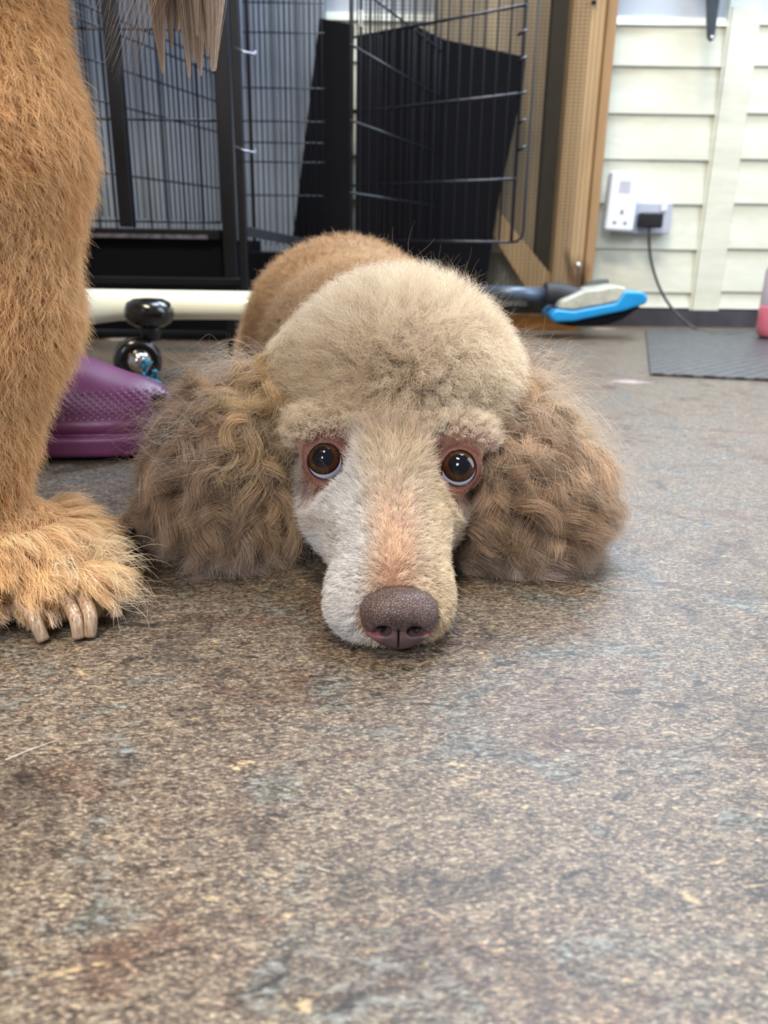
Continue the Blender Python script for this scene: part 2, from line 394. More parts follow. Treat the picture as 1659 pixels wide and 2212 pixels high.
cab = [at(1404, 484, WY - .09), at(1402, 512, WY - .085), at(1406, 560, WY - .08), at(1420, 610, WY - .08), at(1440, 650, WY - .085), at(1468, 684, WY - .1)]
cab += [flo(1505, 712, .004), flo(1545, 722, .003), flo(1590, 722, .003), flo(1628, 716, .003)]
def smooth(pts, n=8):
    out = []; P = [np.array(p) for p in pts]; P = [2 * P[0] - P[1]] + P + [2 * P[-1] - P[-2]]
    for i in range(1, len(P) - 2):
        for k in range(n):
            t = k / n; a, b, c, d = P[i - 1:i + 3]
            out.append(0.5 * ((2 * b) + (-a + c) * t + (2 * a - 5 * b + 4 * c - d) * t * t + (-a + 3 * b - 3 * c + d) * t ** 3))
    out.append(P[-2]); return out
sm = smooth(cab); sm = [np.array([p[0], min(p[1], WY - .03), max(p[2], .0035)]) for p in sm]
MB().tube(sm, 0.0032, 8).build('cable', plain('dark_cable', (60, 62, 66), 0.45), pl)
# ------------------------------------------------------------------ hanging tool
tl = empty('hanging_tool', at(1540, 0, 1.8), 'dark grey narrow tapering blade hanging point down in front of the wall', 'tool')
MB().prism([at(1524, -120, 1.8), at(1562, -120, 1.8), at(1556, 0, 1.8), at(1545, 78, 1.8), at(1541, 88, 1.8), at(1535, 88, 1.8), at(1530, 78, 1.8), at(1528, 0, 1.8)], (0, 0.012, 0)).build('blade', plain('slate_grey_metal', (66, 72, 82), 0.35, 0.4), tl, 0.003)
MB().lathe([(0.001, .001), (.0028, .001), (.003, 0)][::-1], Matrix.Translation(at(1538, 80, 1.797)) @ Matrix.Rotation(math.pi / 2, 4, 'X'), 12).build('rivet', M_WHITE, tl)
MB().box(at(1532, -135, 1.8), at(1550, -100, WY)).build('hook', M_BLACK, tl)
# ------------------------------------------------------------------ mat and pink bottle
m_mat, nt, b = nodemat('diamond_rubber')
v = mapped(nt, (1, 1, 1), (0, 0, math.radians(45)))
ck = nt.nodes.new('ShaderNodeTexVoronoi'); ck.inputs['Scale'].default_value = 52; ck.inputs['Randomness'].default_value = 0.15; nt.links.new(v, ck.inputs[0])
nt.links.new(ramp(nt, ck.outputs['Distance'], [(0.25, L4(92, 94, 98)), (0.5, L4(44, 46, 50))]), b.inputs['Base Color']); b.inputs['Roughness'].default_value = 0.42
bump(nt, ck.outputs['Distance'], b, 0.8, -0.002)
q0, q1 = flo(1400, 722), flo(1402, 812); 
xm = float(q1[0])
tag(MB().prism([tuple(flo(1404, 812)), tuple(flo(1900, 836)), tuple(flo(1800, 722)), tuple(flo(1394, 716))], (0, 0, 0.005)).build('floor_mat', m_mat, None, 0.001), 'dark grey textured rubber mat on the floor by the back wall', 'mat')
bx = float(flo(1676, 740)[0]) + .012; byy = float(flo(1676, 740)[1]) + .03
bt = empty('spray_bottle', (bx, byy, 0.005), 'pink bottle with rounded bottom cut by the right edge of the photo', 'bottle')
Mb = Matrix.Translation((bx, byy, 0.0055))
MB().lathe([(.012, 0), (.03, .001), (.037, .008), (.04, .022), (.04, .06), (.0395, .064)], Mb, 40).build('bottle_base', plain('pink_plastic', (222, 120, 140), 0.3, 0, .03), bt)
mm, nt, b = nodemat('frosted_plastic'); b.inputs['Base Color'].default_value = L4(235, 225, 235); b.inputs['Transmission Weight'].default_value = 0.75; b.inputs['Roughness'].default_value = 0.35
MB().lathe([(.0392, .0645), (.0385, .13), (.03, .15), (.014, .158), (.014, .175)], Mb, 40).build('bottle_body', mm, bt)

# ------------------------------------------------------------------ surface nets on signed distance functions
def smin(a, b, k):
    h = np.clip(0.5 + 0.5 * (b - a) / k, 0, 1); return b * (1 - h) + a * h - k * h * (1 - h)
def smax(a, b, k): return -smin(-a, -b, k)
def ell(p, c, r, R=None):
    q = p - np.asarray(c, np.float32)
    if R is not None: q = q @ np.asarray(R, np.float32)
    r = np.asarray(r, np.float32)
    k0 = np.sqrt(((q / r) ** 2).sum(-1)); k1 = np.sqrt(((q / (r * r)) ** 2).sum(-1)) + 1e-9
    return k0 * (k0 - 1) / k1
def cone(p, a, b, ra, rb, sq=None):
    a = np.asarray(a, np.float32); b = np.asarray(b, np.float32); ba = b - a
    h = np.clip(((p - a) @ ba) / (ba @ ba), 0, 1)
    d = p - a - h[..., None] * ba
    return np.sqrt((d * d).sum(-1)) - (ra + (rb - ra) * h)
def rotm(rx=0, ry=0, rz=0):
    return np.array(Matrix.Rotation(rz, 3, 'Z') @ Matrix.Rotation(ry, 3, 'Y') @ Matrix.Rotation(rx, 3, 'X'))
def grad(fn, p, e=0.0006):
    g = np.stack([fn(p + np.array(d, np.float32) * e) - fn(p - np.array(d, np.float32) * e) for d in ((1, 0, 0), (0, 1, 0), (0, 0, 1))], -1)
    return g / (np.linalg.norm(g, axis=-1, keepdims=True) + 1e-9)
def nets(fn, lo, hi, h):
    lo = np.array(lo, np.float32); n = (np.ceil((np.array(hi) - lo) / h)).astype(int) + 1
    ax = [lo[i] + h * np.arange(n[i], dtype=np.float32) for i in range(3)]
    Vv = np.empty(n, np.float32)
    YY, ZZ = np.meshgrid(ax[1], ax[2], indexing='ij')
    for i0 in range(0, n[0], 16):
        xs = ax[0][i0:i0 + 16]
        P = np.empty((len(xs),) + YY.shape + (3,), np.float32)
        P[..., 0] = xs[:, None, None]; P[..., 1] = YY; P[..., 2] = ZZ
        Vv[i0:i0 + 16] = fn(P.reshape(-1, 3)).reshape(P.shape[:3])
    I = Vv < 0
    cnt = sum(I[a:n[0] - 1 + a, b:n[1] - 1 + b, c:n[2] - 1 + c].astype(np.int8) for a in (0, 1) for b in (0, 1) for c in (0, 1))
    act = (cnt > 0) & (cnt < 8); idx = np.argwhere(act)
    ids = np.full(act.shape, -1, np.int64); ids[tuple(idx.T)] = np.arange(len(idx))
    acc = np.zeros((len(idx), 3)); num = np.zeros(len(idx))
    cor = [(a, b, c) for a in (0, 1) for b in (0, 1) for c in (0, 1)]
    for u in cor:
        for k in range(3):
            if u[k]: continue
            w2 = list(u); w2[k] = 1
            a = Vv[tuple((idx + u).T)]; b = Vv[tuple((idx + w2).T)]
            mk = (a < 0) != (b < 0); t = np.where(mk, a / np.where(mk, a - b, 1), 0)
            pp = np.tile(np.array(u, float), (len(idx), 1)); pp[:, k] += t
            acc[mk] += pp[mk]; num[mk] += 1
    P = (lo + h * (idx + acc / num[:, None])).astype(np.float32)
    F = []
    for k in range(3):
        k1, k2 = (k + 1) % 3, (k + 2) % 3
        s0 = [slice(None)] * 3; s1 = [slice(None)] * 3; s0[k] = slice(0, n[k] - 1); s1[k] = slice(1, n[k])
        a, b = I[tuple(s0)], I[tuple(s1)]
        E = np.argwhere(a != b); E = E[(E[:, k1] > 0) & (E[:, k2] > 0) & (E[:, k1] < n[k1] - 1) & (E[:, k2] < n[k2] - 1)]
        ins = a[tuple(E.T)]
        o1 = np.zeros(3, int); o1[k1] = 1; o2 = np.zeros(3, int); o2[k2] = 1
        c0 = ids[tuple((E - o1 - o2).T)]; c1 = ids[tuple((E - o2).T)]; c2 = ids[tuple(E.T)]; c3 = ids[tuple((E - o1).T)]
        qd = np.stack([c0, c1, c2, c3], 1); qd[~ins] = qd[~ins][:, ::-1]; F.append(qd)
    F = np.concatenate(F); F = F[(F >= 0).all(1)]
    for _ in range(2):
        g = grad(fn, P); P = P - g * np.clip(fn(P), -h * .5, h * .5)[:, None]
    return P, F
def sdf_obj(name, P, F, m, parent=None):
    me = bpy.data.meshes.new(name)
    me.vertices.add(len(P)); me.vertices.foreach_set('co', P.astype(np.float32).ravel())
    me.loops.add(len(F) * 4); me.loops.foreach_set('vertex_index', F.ravel().astype(np.int32))
    me.polygons.add(len(F)); me.polygons.foreach_set('loop_start', np.arange(0, len(F) * 4, 4, dtype=np.int32))
    me.polygons.foreach_set('loop_total', np.full(len(F), 4, np.int32))
    me.update(calc_edges=True); me.validate()
    me.polygons.foreach_set('use_smooth', np.ones(len(me.polygons), bool))
    return put(name, me, m, parent)
def vcol(o, name, col):
    a = o.data.attributes.new(name, 'FLOAT_COLOR', 'POINT')
    a.data.foreach_set('color', np.concatenate([col, np.ones((len(col), 1))], 1).astype(np.float32).ravel())
RG = np.random.default_rng(5)
def sample(P, F, dens, n, fn):
    """n root points on the surface weighted by dens(points)"""
    T = np.concatenate([F[:, [0, 1, 2]], F[:, [0, 2, 3]]])
    a, b, c = P[T[:, 0]], P[T[:, 1]], P[T[:, 2]]
    ar = np.linalg.norm(np.cross(b - a, c - a), axis=1)
    wt = ar * dens((a + b + c) / 3); wt = wt / wt.sum()
    k = RG.choice(len(T), n, p=wt)
    u, v = RG.random(n), RG.random(n); s = u + v > 1; u[s] = 1 - u[s]; v[s] = 1 - v[s]
    Q = (a[k] + (b[k] - a[k]) * u[:, None] + (c[k] - a[k]) * v[:, None]).astype(np.float32)
    return Q, grad(fn, Q)
def nzf(p, freq, seed, oct=5):
    r = np.random.default_rng(seed); out = np.zeros((len(p), 3))
    for i in range(oct):
        kv = r.normal(size=(3, 3)) * freq * (0.6 + 0.5 * i); ph = r.random(3) * 6.28
        out += np.sin(p @ kv + ph) / (1 + 0.5 * i)
    return out / 2.2
def norm(v): return v / (np.linalg.norm(v, axis=-1, keepdims=True) + 1e-9)
def sstep(x, a, b): t = np.clip((x - a) / (b - a), 0, 1); return t * t * (3 - 2 * t)
def grow(P, N, comb, Lh, K=7, lift=0.6, curl=(0.0, 2.0), clump=(0.004, 0.5), rough=0.12, wav=0.0, grav=0.0, fn=None, seed=1):
    n = len(P); r = np.random.default_rng(seed)
    Lh = np.broadcast_to(np.asarray(Lh, float), (n,)); lift = np.broadcast_to(np.asarray(lift, float), (n,))[:, None]
    # lock centres
    vol = max(8, int(n * 0.02)); 
    bbox = P.max(0) - P.min(0)
    cs = clump[0]; key = np.floor(P / cs).astype(np.int64); _, first = np.unique(key @ np.array([73856093, 19349663, 83492791]), return_index=True)
    kd = KDTree(len(first))
    for j, i in enumerate(first): kd.insert(P[i] , j)
    kd.balance()
    jit = r.normal(size=(n, 3)) * cs * 0.25
    ci = first[np.array([kd.find(p)[1] for p in (P + jit)])]
    ph = r.random(n) * 6.283; am = curl[0] * (0.5 + r.random(n)); fr = curl[1] * (0.6 + 0.8 * r.random(n)); sg = np.where(r.random(n) < .5, -1, 1)
    Nm = norm(0.5 * N + 0.5 * N[ci]); Cm = norm(0.35 * comb + 0.65 * comb[ci] + 1e-6)
    nv = nzf(P[ci], 1 / (cs * 5), seed + 9) * wav
    out = np.zeros((n, K + 1, 3)); out[:, 0] = P; pos = P.astype(float).copy()
    base = np.zeros((n, K + 1, 3)); base[:, 0] = P
    lr = Lh * (0.75 + 0.5 * r.random(n))
    for k in range(1, K + 1):
        t = (k - 0.5) / K
        d = norm(Nm * (lift * (1 - 0.75 * t) + 0.06) + Cm * ((1 - lift) * (0.35 + t)) + nv * t + np.array([0, 0, -grav * t * 1.6]))
        pos = pos + d * (lr / K)[:, None]; base[:, k] = pos
    ax = norm(base[:, -1] - base[:, 0]); e1 = norm(np.cross(ax, np.array([0.31, 0.8, 0.52]))); e2 = np.cross(ax, e1)
    e1, e2 = e1[ci], e2[ci]
    ofs = P[ci] - P; rv = r.normal(size=(n, 3)) * rough; rv2 = r.normal(size=(n, 3)) * rough * 0.6
    for k in range(1, K + 1):
        t = k / K; th = 6.283 * fr[ci] * t * sg[ci] + ph[ci] + r.normal() * 0
        hel = (np.cos(th) - np.cos(ph[ci]))[:, None] * e1 + (np.sin(th) - np.sin(ph[ci]))[:, None] * e2
        out[:, k] = base[:, k] + hel * (am[ci] * t ** 0.5 * (0.4 + 0.6 * lr / lr.mean()))[:, None] + ofs * clump[1] * t ** 1.3 + rv * (lr * t * t)[:, None] + rv2 * (lr * math.sin(t * 5))[:, None] * t
    if fn is not None:      # keep hairs outside the skin
        for k in range(2, K + 1):
            d = fn(out[:, k].astype(np.float32)); mk = d < 0.0004
            if mk.any(): out[mk, k] += grad(fn, out[mk, k].astype(np.float32)) * (0.0006 - d[mk])[:, None]
    out[..., 2] = np.maximum(out[..., 2], 0.0005 + 0.0015 * r.random(n)[:, None])
    grow.ci = ci
    return out
def hair(name, paths, col, rad, mat, parent, tip=0.25):
    n, K1, _ = paths.shape
    hc = bpy.data.hair_curves.new(name); hc.add_curves([K1] * n)
    hc.attributes['position'].data.foreach_set('vector', paths.astype(np.float32).ravel())
    ra = hc.attributes.get('radius') or hc.attributes.new('radius', 'FLOAT', 'POINT')
    prof = np.interp(np.linspace(0, 1, K1), [0, 0.5, 1], [1, 0.9, tip])
    rr = np.asarray(rad, float) * np.ones(n)
    ra.data.foreach_set('value', (rr[:, None] * prof[None]).astype(np.float32).ravel())
    lum = col.mean(1, keepdims=True); col = (lum + (col - lum) * 1.12).clip(0.004, 1) ** 0.64
    ca = hc.attributes.new('hcol', 'FLOAT_COLOR', 'CURVE')
    ca.data.foreach_set('color', np.concatenate([np.clip(col, 0.005, 0.95), np.ones((n, 1))], 1).astype(np.float32).ravel())
    o = bpy.data.objects.new(name, hc); C.objects.link(o); hc.materials.append(mat)
    if parent: o.parent = parent; o.matrix_parent_inverse = parent.matrix_world.inverted()
    return o
def hair_mat(name, spec=0.4, rough=0.42, trans=0.12):
    m, nt, b = nodemat(name)
    a = nt.nodes.new('ShaderNodeAttribute'); a.attribute_name = 'hcol'
    b.inputs['Roughness'].default_value = rough; b.inputs['Specular IOR Level'].default_value = spec
    nt.links.new(a.outputs['Color'], b.inputs['Base Color'])
    t = nt.nodes.new('ShaderNodeBsdfTranslucent'); nt.links.new(a.outputs['Color'], t.inputs[0])
    mx = nt.nodes.new('ShaderNodeMixShader'); mx.inputs[0].default_value = trans
    nt.links.new(b.outputs[0], mx.inputs[1]); nt.links.new(t.outputs[0], mx.inputs[2])
    nt.links.new(mx.outputs[0], nt.nodes['Material Output'].inputs[0])
    return m
def cmix(c1, c2, t): return np.asarray(c1) * (1 - t[:, None]) + np.asarray(c2) * t[:, None]
def jitcol(c, s=0.16, tint=0.05, lock=0.0):
    n = len(c)
    if lock: g = np.exp(RG.normal(size=(n, 1)) * lock)[grow.ci]; c = c * g
    g = np.exp(RG.normal(size=(n, 1)) * s); return c * g * np.exp(RG.normal(size=(n, 3)) * tint)
HM = hair_mat('dog_hair')
def skin_mat(name, rough=0.55):
    m, nt, b = nodemat(name); a = nt.nodes.new('ShaderNodeAttribute'); a.attribute_name = 'skin'
    f = noise(nt, mapped(nt), 900, 3)
    nt.links.new(mixc(nt, 0.25, a.outputs['Color'], mixc(nt, 1.0, a.outputs['Color'], ramp(nt, f, [(0.3, (.6, .6, .6, 1)), (0.7, (1, 1, 1, 1))]), 'MULTIPLY')), b.inputs['Base Color'])
    b.inputs['Roughness'].default_value = rough; bump(nt, f, b, 0.3, 0.0004); return m

# ------------------------------------------------------------------ the poodle
EL, ER = at(703, 997, 0.412), at(990, 1012, 0.412)      # eyeball centres
EYR = 0.0115
NO = at(862, 1340, 0.3255)
def poodle(p, carve=True):
    d = cone(p, (.0045, .358, .0275), (-.001, .425, .048), .0250, .037)              # muzzle
    for sg, xx in ((-1, -.0105), (1, .0165)):
        d = smin(d, ell(p, (xx, .350, .0185), (.0165, .022, .0165)), .008)   # flews
    d = smin(d, ell(p, (.004, .352, .010), (.0205, .025, .011)), .008)                    # chin
    d = smin(d, ell(p, (-.016, .430, .042), (.022, .038, .032)), .016)
    d = smin(d, ell(p, (.020, .430, .044), (.021, .034, .030)), .016)
    d = smin(d, ell(p, (.002, .448, .052), (.045, .05, .044)), .018)
    d = smin(d, cone(p, (.006, .350, .033), (.003, .412, .070), .011, .015), .010)       # bridge
    d = smin(d, ell(p, (.008, .482, .085), (.057, .060, .060)), .014)                    # skull
    for e, s in ((EL, -1), (ER, 1)):
        d = smin(d, ell(p, e + np.array([s * .001, .009, .0125]), (.017, .013, .009)), .012)  # brow
        if carve: d = smax(d, -ell(p, e + np.array([-s * .0010, -.006, 0]), (.0142, .0150, .0138)), .004)
    # ears
    d = smin(d, cone(p, (-.052, .482, .102), (-.083, .470, .062), .017, .024), .012)
    d = smin(d, ell(p, (-.088, .462, .045), (.026, .028, .038)), .01)
    d = smin(d, cone(p, (.064, .485, .090), (.077, .472, .060), .015, .023), .012)
    d = smin(d, ell(p, (.079, .460, .042), (.029, .027, .035)), .01)
    # neck and trunk
    d = smin(d, cone(p, (.004, .52, .075), (-.012, .63, .085), .056, .072), .03)
    d = smin(d, cone(p, (-.012, .63, .080), (-.040, .76, .091), .072, .078), .03)
    d = smin(d, cone(p, (-.040, .76, .091), (-.058, .92, .078), .078, .074), .03)
    for s in (-1, 1):
        d = smin(d, ell(p, (-.058 + s * .062, .90, .055), (.038, .075, .052)), .03)
    # forelegs
    d = smin(d, cone(p, (-.05, .60, .05), (-.115, .545, .028), .035, .022), .02)
    d = smin(d, cone(p, (-.115, .545, .028), (-.143, .475, .017), .021, .013), .012)
    for k, (x, y) in enumerate(((-.158, .463), (-.149, .456), (-.139, .453), (-.130, .458))):
        d = smin(d, ell(p, (x, y, .0105), (.0068, .012, .0085)), .004)
    d = smin(d, cone(p, (.04, .60, .05), (.098, .53, .024), .035, .02), .02)
    d = smin(d, cone(p, (.098, .53, .024), (.105, .485, .015), .02, .014), .012)
    return smax(d, -(p[..., 2] - 0.0012), .002)
PP, PF = nets(poodle, (-.19, .315, -.006), (.135, 1.01, .19), 0.0022)
pd = empty('poodle', (0, .5, 0), 'apricot poodle lying on the floor with its chin down, looking up at the camera', 'dog')
def eyed(p): return np.minimum(np.linalg.norm(p - EL, axis=1), np.linalg.norm(p - ER, axis=1))
def skincol(p):
    n = len(p); base = np.tile(np.array(lin((150, 118, 98))), (n, 1))
    e = 1 - sstep(eyed(p), .015, .028); base = cmix(base, lin((112, 62, 54)), e)
    br = (1 - sstep(np.abs(p[:, 0] - .0065), .003, .014)) * (1 - sstep(p[:, 1], .345, .385)) * sstep(p[:, 2], .02, .03)
    base = cmix(base, lin((190, 136, 108)), br * .8)
    paw = (1 - sstep(p[:, 2], .02, .03)) * (1 - sstep(p[:, 0], -.125, -.12)); base = cmix(base, lin((112, 84, 66)), paw)
    return base
body = sdf_obj('body', PP, PF, skin_mat('poodle_skin'), pd)
vcol(body, 'skin', skincol(PP))
# --- regions
def f_long(p):    # 0 short face, 1 topknot
    v = (p[:, 2] - .0865) + (p[:, 1] - .405) * 0.72 + 0.25 * (np.abs(p[:, 0] - .007) - .035).clip(0)
    return sstep(v + .0015 * nzf(p, 150, 77)[:, 1], -.003, .018)
def is_ear(p):
    l = np.minimum(cone(p, (-.060, .480, .092), (-.083, .470, .062), .019, .026), ell(p, (-.088, .462, .045), (.028, .030, .040)))
    r = np.minimum(cone(p, (.070, .482, .086), (.077, .472, .060), .018, .025), ell(p, (.079, .460, .042), (.031, .029, .037)))
    return l < .0015, r < .0015
def is_body(p): return p[:, 1] > .535
def legs(p): return (p[:, 0] < -.125) & (p[:, 1] < .52) & (p[:, 2] < .032)
def noseout(p): return sstep(np.linalg.norm((p - NO) / np.array([.0185, .016, .0150]), axis=1), .95, 1.08)
# --- face fur
def d_face(p):
    a, b = is_ear(p)
    w2 = (~a) & (~b) & (~is_body(p)) & (~legs(p))
    return w2 * (1 - f_long(p)) * sstep(eyed(p), .0135, .0185) * noseout(p) * (p[:, 1] < .50) * (p[:, 2] > .0015)
Q, Nn = sample(PP, PF, d_face, 120000, poodle)
away = norm(Q - (NO + np.array([0, .0, .006])))                       # comb away from the nose tip
side = np.zeros_like(Q); side[:, 0] = np.sign(Q[:, 0] - .007) * (0.2 + 0.9 * sstep(np.abs(Q[:, 0] - .007), .004, .014)); side[:, 2] = -.35
comb = norm(away * 0.9 + side * 0.8)
ec = np.where((Q[:, 0] < .004)[:, None], EL, ER); ew = (1 - sstep(eyed(Q), .016, .030))[:, None]
comb = norm(comb * (1 - ew) + norm(Q - ec) * ew * 1.5)
comb = norm(comb - Nn * (comb * Nn).sum(1, keepdims=True))
ln = .0042 + .0035 * sstep(Q[:, 1], .36, .42) + .0045 * sstep(Q[:, 2] + Q[:, 1] * .4, .20, .245)
ln *= 0.22 + 0.78 * sstep(eyed(Q), .014, .029)
dn = np.linalg.norm(Q - NO, axis=1); ln *= 0.55 + 0.45 * sstep(dn, .014, .03)
pa = grow(Q, Nn, comb, ln, K=5, lift=0.40, curl=(.0003, 1), clump=(.0028, .55), rough=.13, wav=.5, seed=3)
def offeye(pa):
    m = np.zeros(len(pa), bool)
    for e in (EL, ER):
        a_ = norm(np.array([0, 0, CAMZ]) - e); d_ = pa - e; t_ = d_ @ a_
        m |= ((np.linalg.norm(d_ - t_[..., None] * a_, axis=2) < .0084) & (t_ > 0))[:, 2:].any(1)
    return ~m
def facecol(p):
    n = len(p); x = p[:, 0] - .0055 + nzf(p, 120, 61)[:, 0] * .003
    c = np.tile(np.array(lin((205, 186, 164))), (n, 1))
    c = cmix(c, lin((218, 212, 208)), sstep(-x, .006, .020) * (1 - sstep(p[:, 1], .41, .44)))       # silver left side
    c = cmix(c, lin((212, 184, 146)), sstep(x, .006, .02) * (1 - sstep(p[:, 1], .38, .42)) * .85)    # golden right side
    br = (1 - sstep(np.abs(x), .003, .016)) * sstep(p[:, 2], .015, .026)
    c = cmix(c, lin((214, 168, 134)), .85 * br * (1 - sstep(p[:, 1], .345, .395)))
    c = cmix(c, lin((216, 190, 152)), br * sstep(p[:, 1], .37, .40) * .8)
    c = cmix(c, lin((178, 150, 128)), sstep(p[:, 2], .074, .088) * .7)
    u = nzf(p, 90, 33)[:, 0]; c = cmix(c, lin((158, 138, 116)), sstep(u, .1, .8) * .75)
    e = 1 - sstep(eyed(p) + .002 * nzf(p, 200, 19)[:, 0], .015, .0265); c = cmix(c, lin((128, 80, 68)), e * .9)
    for (qx, qy, qY, rr_) in ((735, 1140, .388, .009), (712, 1225, .372, .007), (1000, 1150, .392, .007)):  # grey-taupe patches: cheek-fold shading painted into the fur, with some pigment
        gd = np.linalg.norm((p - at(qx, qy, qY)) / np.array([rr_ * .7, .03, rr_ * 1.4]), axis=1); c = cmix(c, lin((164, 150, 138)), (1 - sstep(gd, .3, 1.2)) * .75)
    pt = np.linalg.norm((p - at(955, 1335, .345)) / np.array([.004, .02, .0055]), axis=1)
    c = cmix(c, lin((150, 88, 48)), (1 - sstep(pt, .6, 1.2)) * (RG.random(n) < .6))
    return jitcol(c, .20, .03, .20)
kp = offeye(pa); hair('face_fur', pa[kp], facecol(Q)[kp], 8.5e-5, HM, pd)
wh = []
for k in range(26):
    sd_ = -1 if k % 2 else 1
    p0 = np.array([.006 + sd_ * random.uniform(.018, .026), random.uniform(.335, .36), random.uniform(.010, .026)])
    dr_ = norm(np.array([sd_ * 1.0, random.uniform(-.3, .6), random.uniform(-.5, .3)])); Lw = random.uniform(.008, .018)
    wh.append([p0 + dr_ * Lw * t + np.array([0, 0, -.004 * t * t]) for t in np.linspace(0, 1, 7)])
hair('whiskers', np.array(wh), np.tile(np.array(lin((190, 160, 130))), (26, 1)), 6e-5, HM, pd)
# --- topknot
def d_top(p):
    a, b = is_ear(p); return (~a) * (~b) * f_long(p) * (p[:, 1] < .56) * (p[:, 2] > .03)
Q, Nn = sample(PP, PF, d_top, 150000, poodle)
C0 = np.array([.008, .482, .086])
rad_ = norm(Q - C0 + np.array([0, 0, -.0]))
cn = norm(rad_ + nzf(Q, 60, 4) * .35 + np.array([0, -.25, -.25]) * (1 - sstep(Q[:, 2], .09, .13))[:, None])
fl = f_long(Q)
ln = (.006 + .0165 * fl) * (0.75 + .25 * sstep(Q[:, 2], .07, .11))
front = (1 - sstep(Q[:, 1], .43, .46)) * (1 - sstep(Q[:, 2], .10, .125)); ln = ln * (1 - .35 * front)
pa = grow(Q, Nn, cn, ln, K=8, lift=0.55, curl=(.0018, 1.5), clump=(.0034, .48), rough=.10, wav=.55, seed=11)
def trim(pa, c, r, sd):
    q = (pa - c) / r; k = np.linalg.norm(q, axis=2); lim = 1 + .022 * np.random.default_rng(sd).normal(size=len(pa))[:, None] + .03 * nzf(pa[:, 0], 60, sd)[:, :1]
    f = np.where(k > lim, (lim + (k - lim) * .25) / k, 1)
    return c + q * f[..., None] * r
pa = trim(pa, np.array([.0078, .474, .086]), np.array([.0785, .088, .084]), 3)
def topcol(p):
    n = len(p); c = np.tile(np.array(lin((230, 210, 184))), (n, 1))
    c = cmix(c, lin((200, 176, 134)), (1 - sstep(p[:, 0], -.045, .02)) * (1 - sstep(p[:, 2], .10, .14)) * .5)
    mid = (1 - sstep(np.abs(p[:, 0] - .002), .008, .03)) * (1 - sstep(p[:, 2], .10, .135))
    c = cmix(c, lin((188, 160, 128)), mid * .5)
    u = nzf(p, 80, 53)[:, 0]; c = cmix(c, lin((200, 174, 140)), sstep(u, .3, 1) * .3)
    c = jitcol(c, .13, .03, .10)
    dk = RG.random(n) < .02; c[dk] = np.array(lin((110, 84, 62))); return c
kp = offeye(pa); hair('topknot', pa[kp], topcol(Q)[kp], 7.5e-5, HM, pd)
# stray dark wispy hairs standing out of the topknot
Q, Nn = sample(PP, PF, lambda p: f_long(p) * (p[:, 2] > .08) * (p[:, 1] < .53), 900, poodle)
pa = grow(Q, Nn, norm(Nn + nzf(Q, 90, 8) * .8), .029, K=12, lift=.7, curl=(.0028, 1.2), clump=(.002, 0), rough=.12, wav=.5, seed=12)
hair('stray_hairs', pa, jitcol(np.tile(np.array(lin((128, 100, 78))), (900, 1)), .25), 7e-5, HM, pd)
# --- ears
def earhair(side, n, seed):
    idx = 0 if side < 0 else 1
    Q, Nn = sample(PP, PF, lambda p: is_ear(p)[idx].astype(float) * (0.35 + (p[:, 1] < .475)), n, poodle)
    cx = -.088 if side < 0 else .080
    out = norm(np.stack([Q[:, 0] - cx + side * .022, (Q[:, 1] - .475) * .6, 0 * Q[:, 2]], 1))
    cb = norm(out * .55 + np.array([side * .10, -.10, -.95]) + nzf(Q, 38, seed) * .42)
    top = sstep(Q[:, 2], .06, .10)
    ln = .033 - .010 * top
    pa = grow(Q, Nn, cb, ln, K=13, lift=.50, curl=(.0050, 1.2), clump=(.0064, .88), rough=.05, wav=.8, grav=.18, fn=poodle, seed=seed)
    c = np.tile(np.array(lin((138, 108, 84))), (n, 1))
    u = nzf(Q, 45, seed + 3)
    c = cmix(c, lin((192, 154, 104)), sstep(u[:, 0], 0.0, .8) * sstep(Q[:, 2], .02, .09))
    c = cmix(c, lin((92, 70, 58)), sstep(u[:, 1], .2, 1) * .7)
    c = cmix(c, lin((176, 158, 148)), (1 - sstep(Q[:, 2], .015, .04)) * .5)
    hair('ear_hair', pa, jitcol(c, .16, .03, .36), 9.5e-5, HM, pd)
    # flyaways
    Q, Nn = sample(PP, PF, lambda p: is_ear(p)[idx].astype(float) * (p[:, 2] > .05), 1500, poodle)
    cb = norm(np.array([side * .8, 0, -.1]) + nzf(Q, 50, seed + 5) * .6)
    pa = grow(Q, Nn, cb, .042, K=14, lift=.6, curl=(.005, 1.2), clump=(.006, .5), rough=.12, wav=.5, grav=.25, seed=seed + 7)
    hair('ear_wisps', pa, jitcol(np.tile(np.array(lin((186, 164, 140))), (1500, 1)), .2), 6e-5, HM, pd)
earhair(-1, 62000, 21); earhair(1, 56000, 31)
# --- trunk and legs
def d_body(p):
    a, b = is_ear(p); return ((p[:, 1] > .53) | ((p[:, 1] > .50) & (p[:, 2] < .06) & (np.abs(p[:, 0]) > .06))) * (~a) * (~b) * (~legs(p)) * (0.3 + 1.0 * (p[:, 2] > .05)) * (p[:, 2] > .003)
Q, Nn = sample(PP, PF, d_body, 90000, poodle)
pa = grow(Q, Nn, norm(Nn + nzf(Q, 70, 71) * .8 + np.array([0, .5, -.2])), .0105, K=6, lift=.5, curl=(.0016, 1.6), clump=(.0042, .6), rough=.12, wav=.5, seed=41)
c = np.tile(np.array(lin((166, 130, 94))), (len(Q), 1)); c = cmix(c, lin((208, 188, 168)), sstep(nzf(Q, 30, 5)[:, 0], -.2, .8) * .6)
c = cmix(c, lin((158, 120, 82)), (1 - sstep(Q[:, 1], .58, .66)) * .7)
hair('back_fur', pa, jitcol(c, .15), 1.1e-4, HM, pd)
Q, Nn = sample(PP, PF, lambda p: (legs(p) & (p[:, 2] > .002)).astype(float), 14000, poodle)
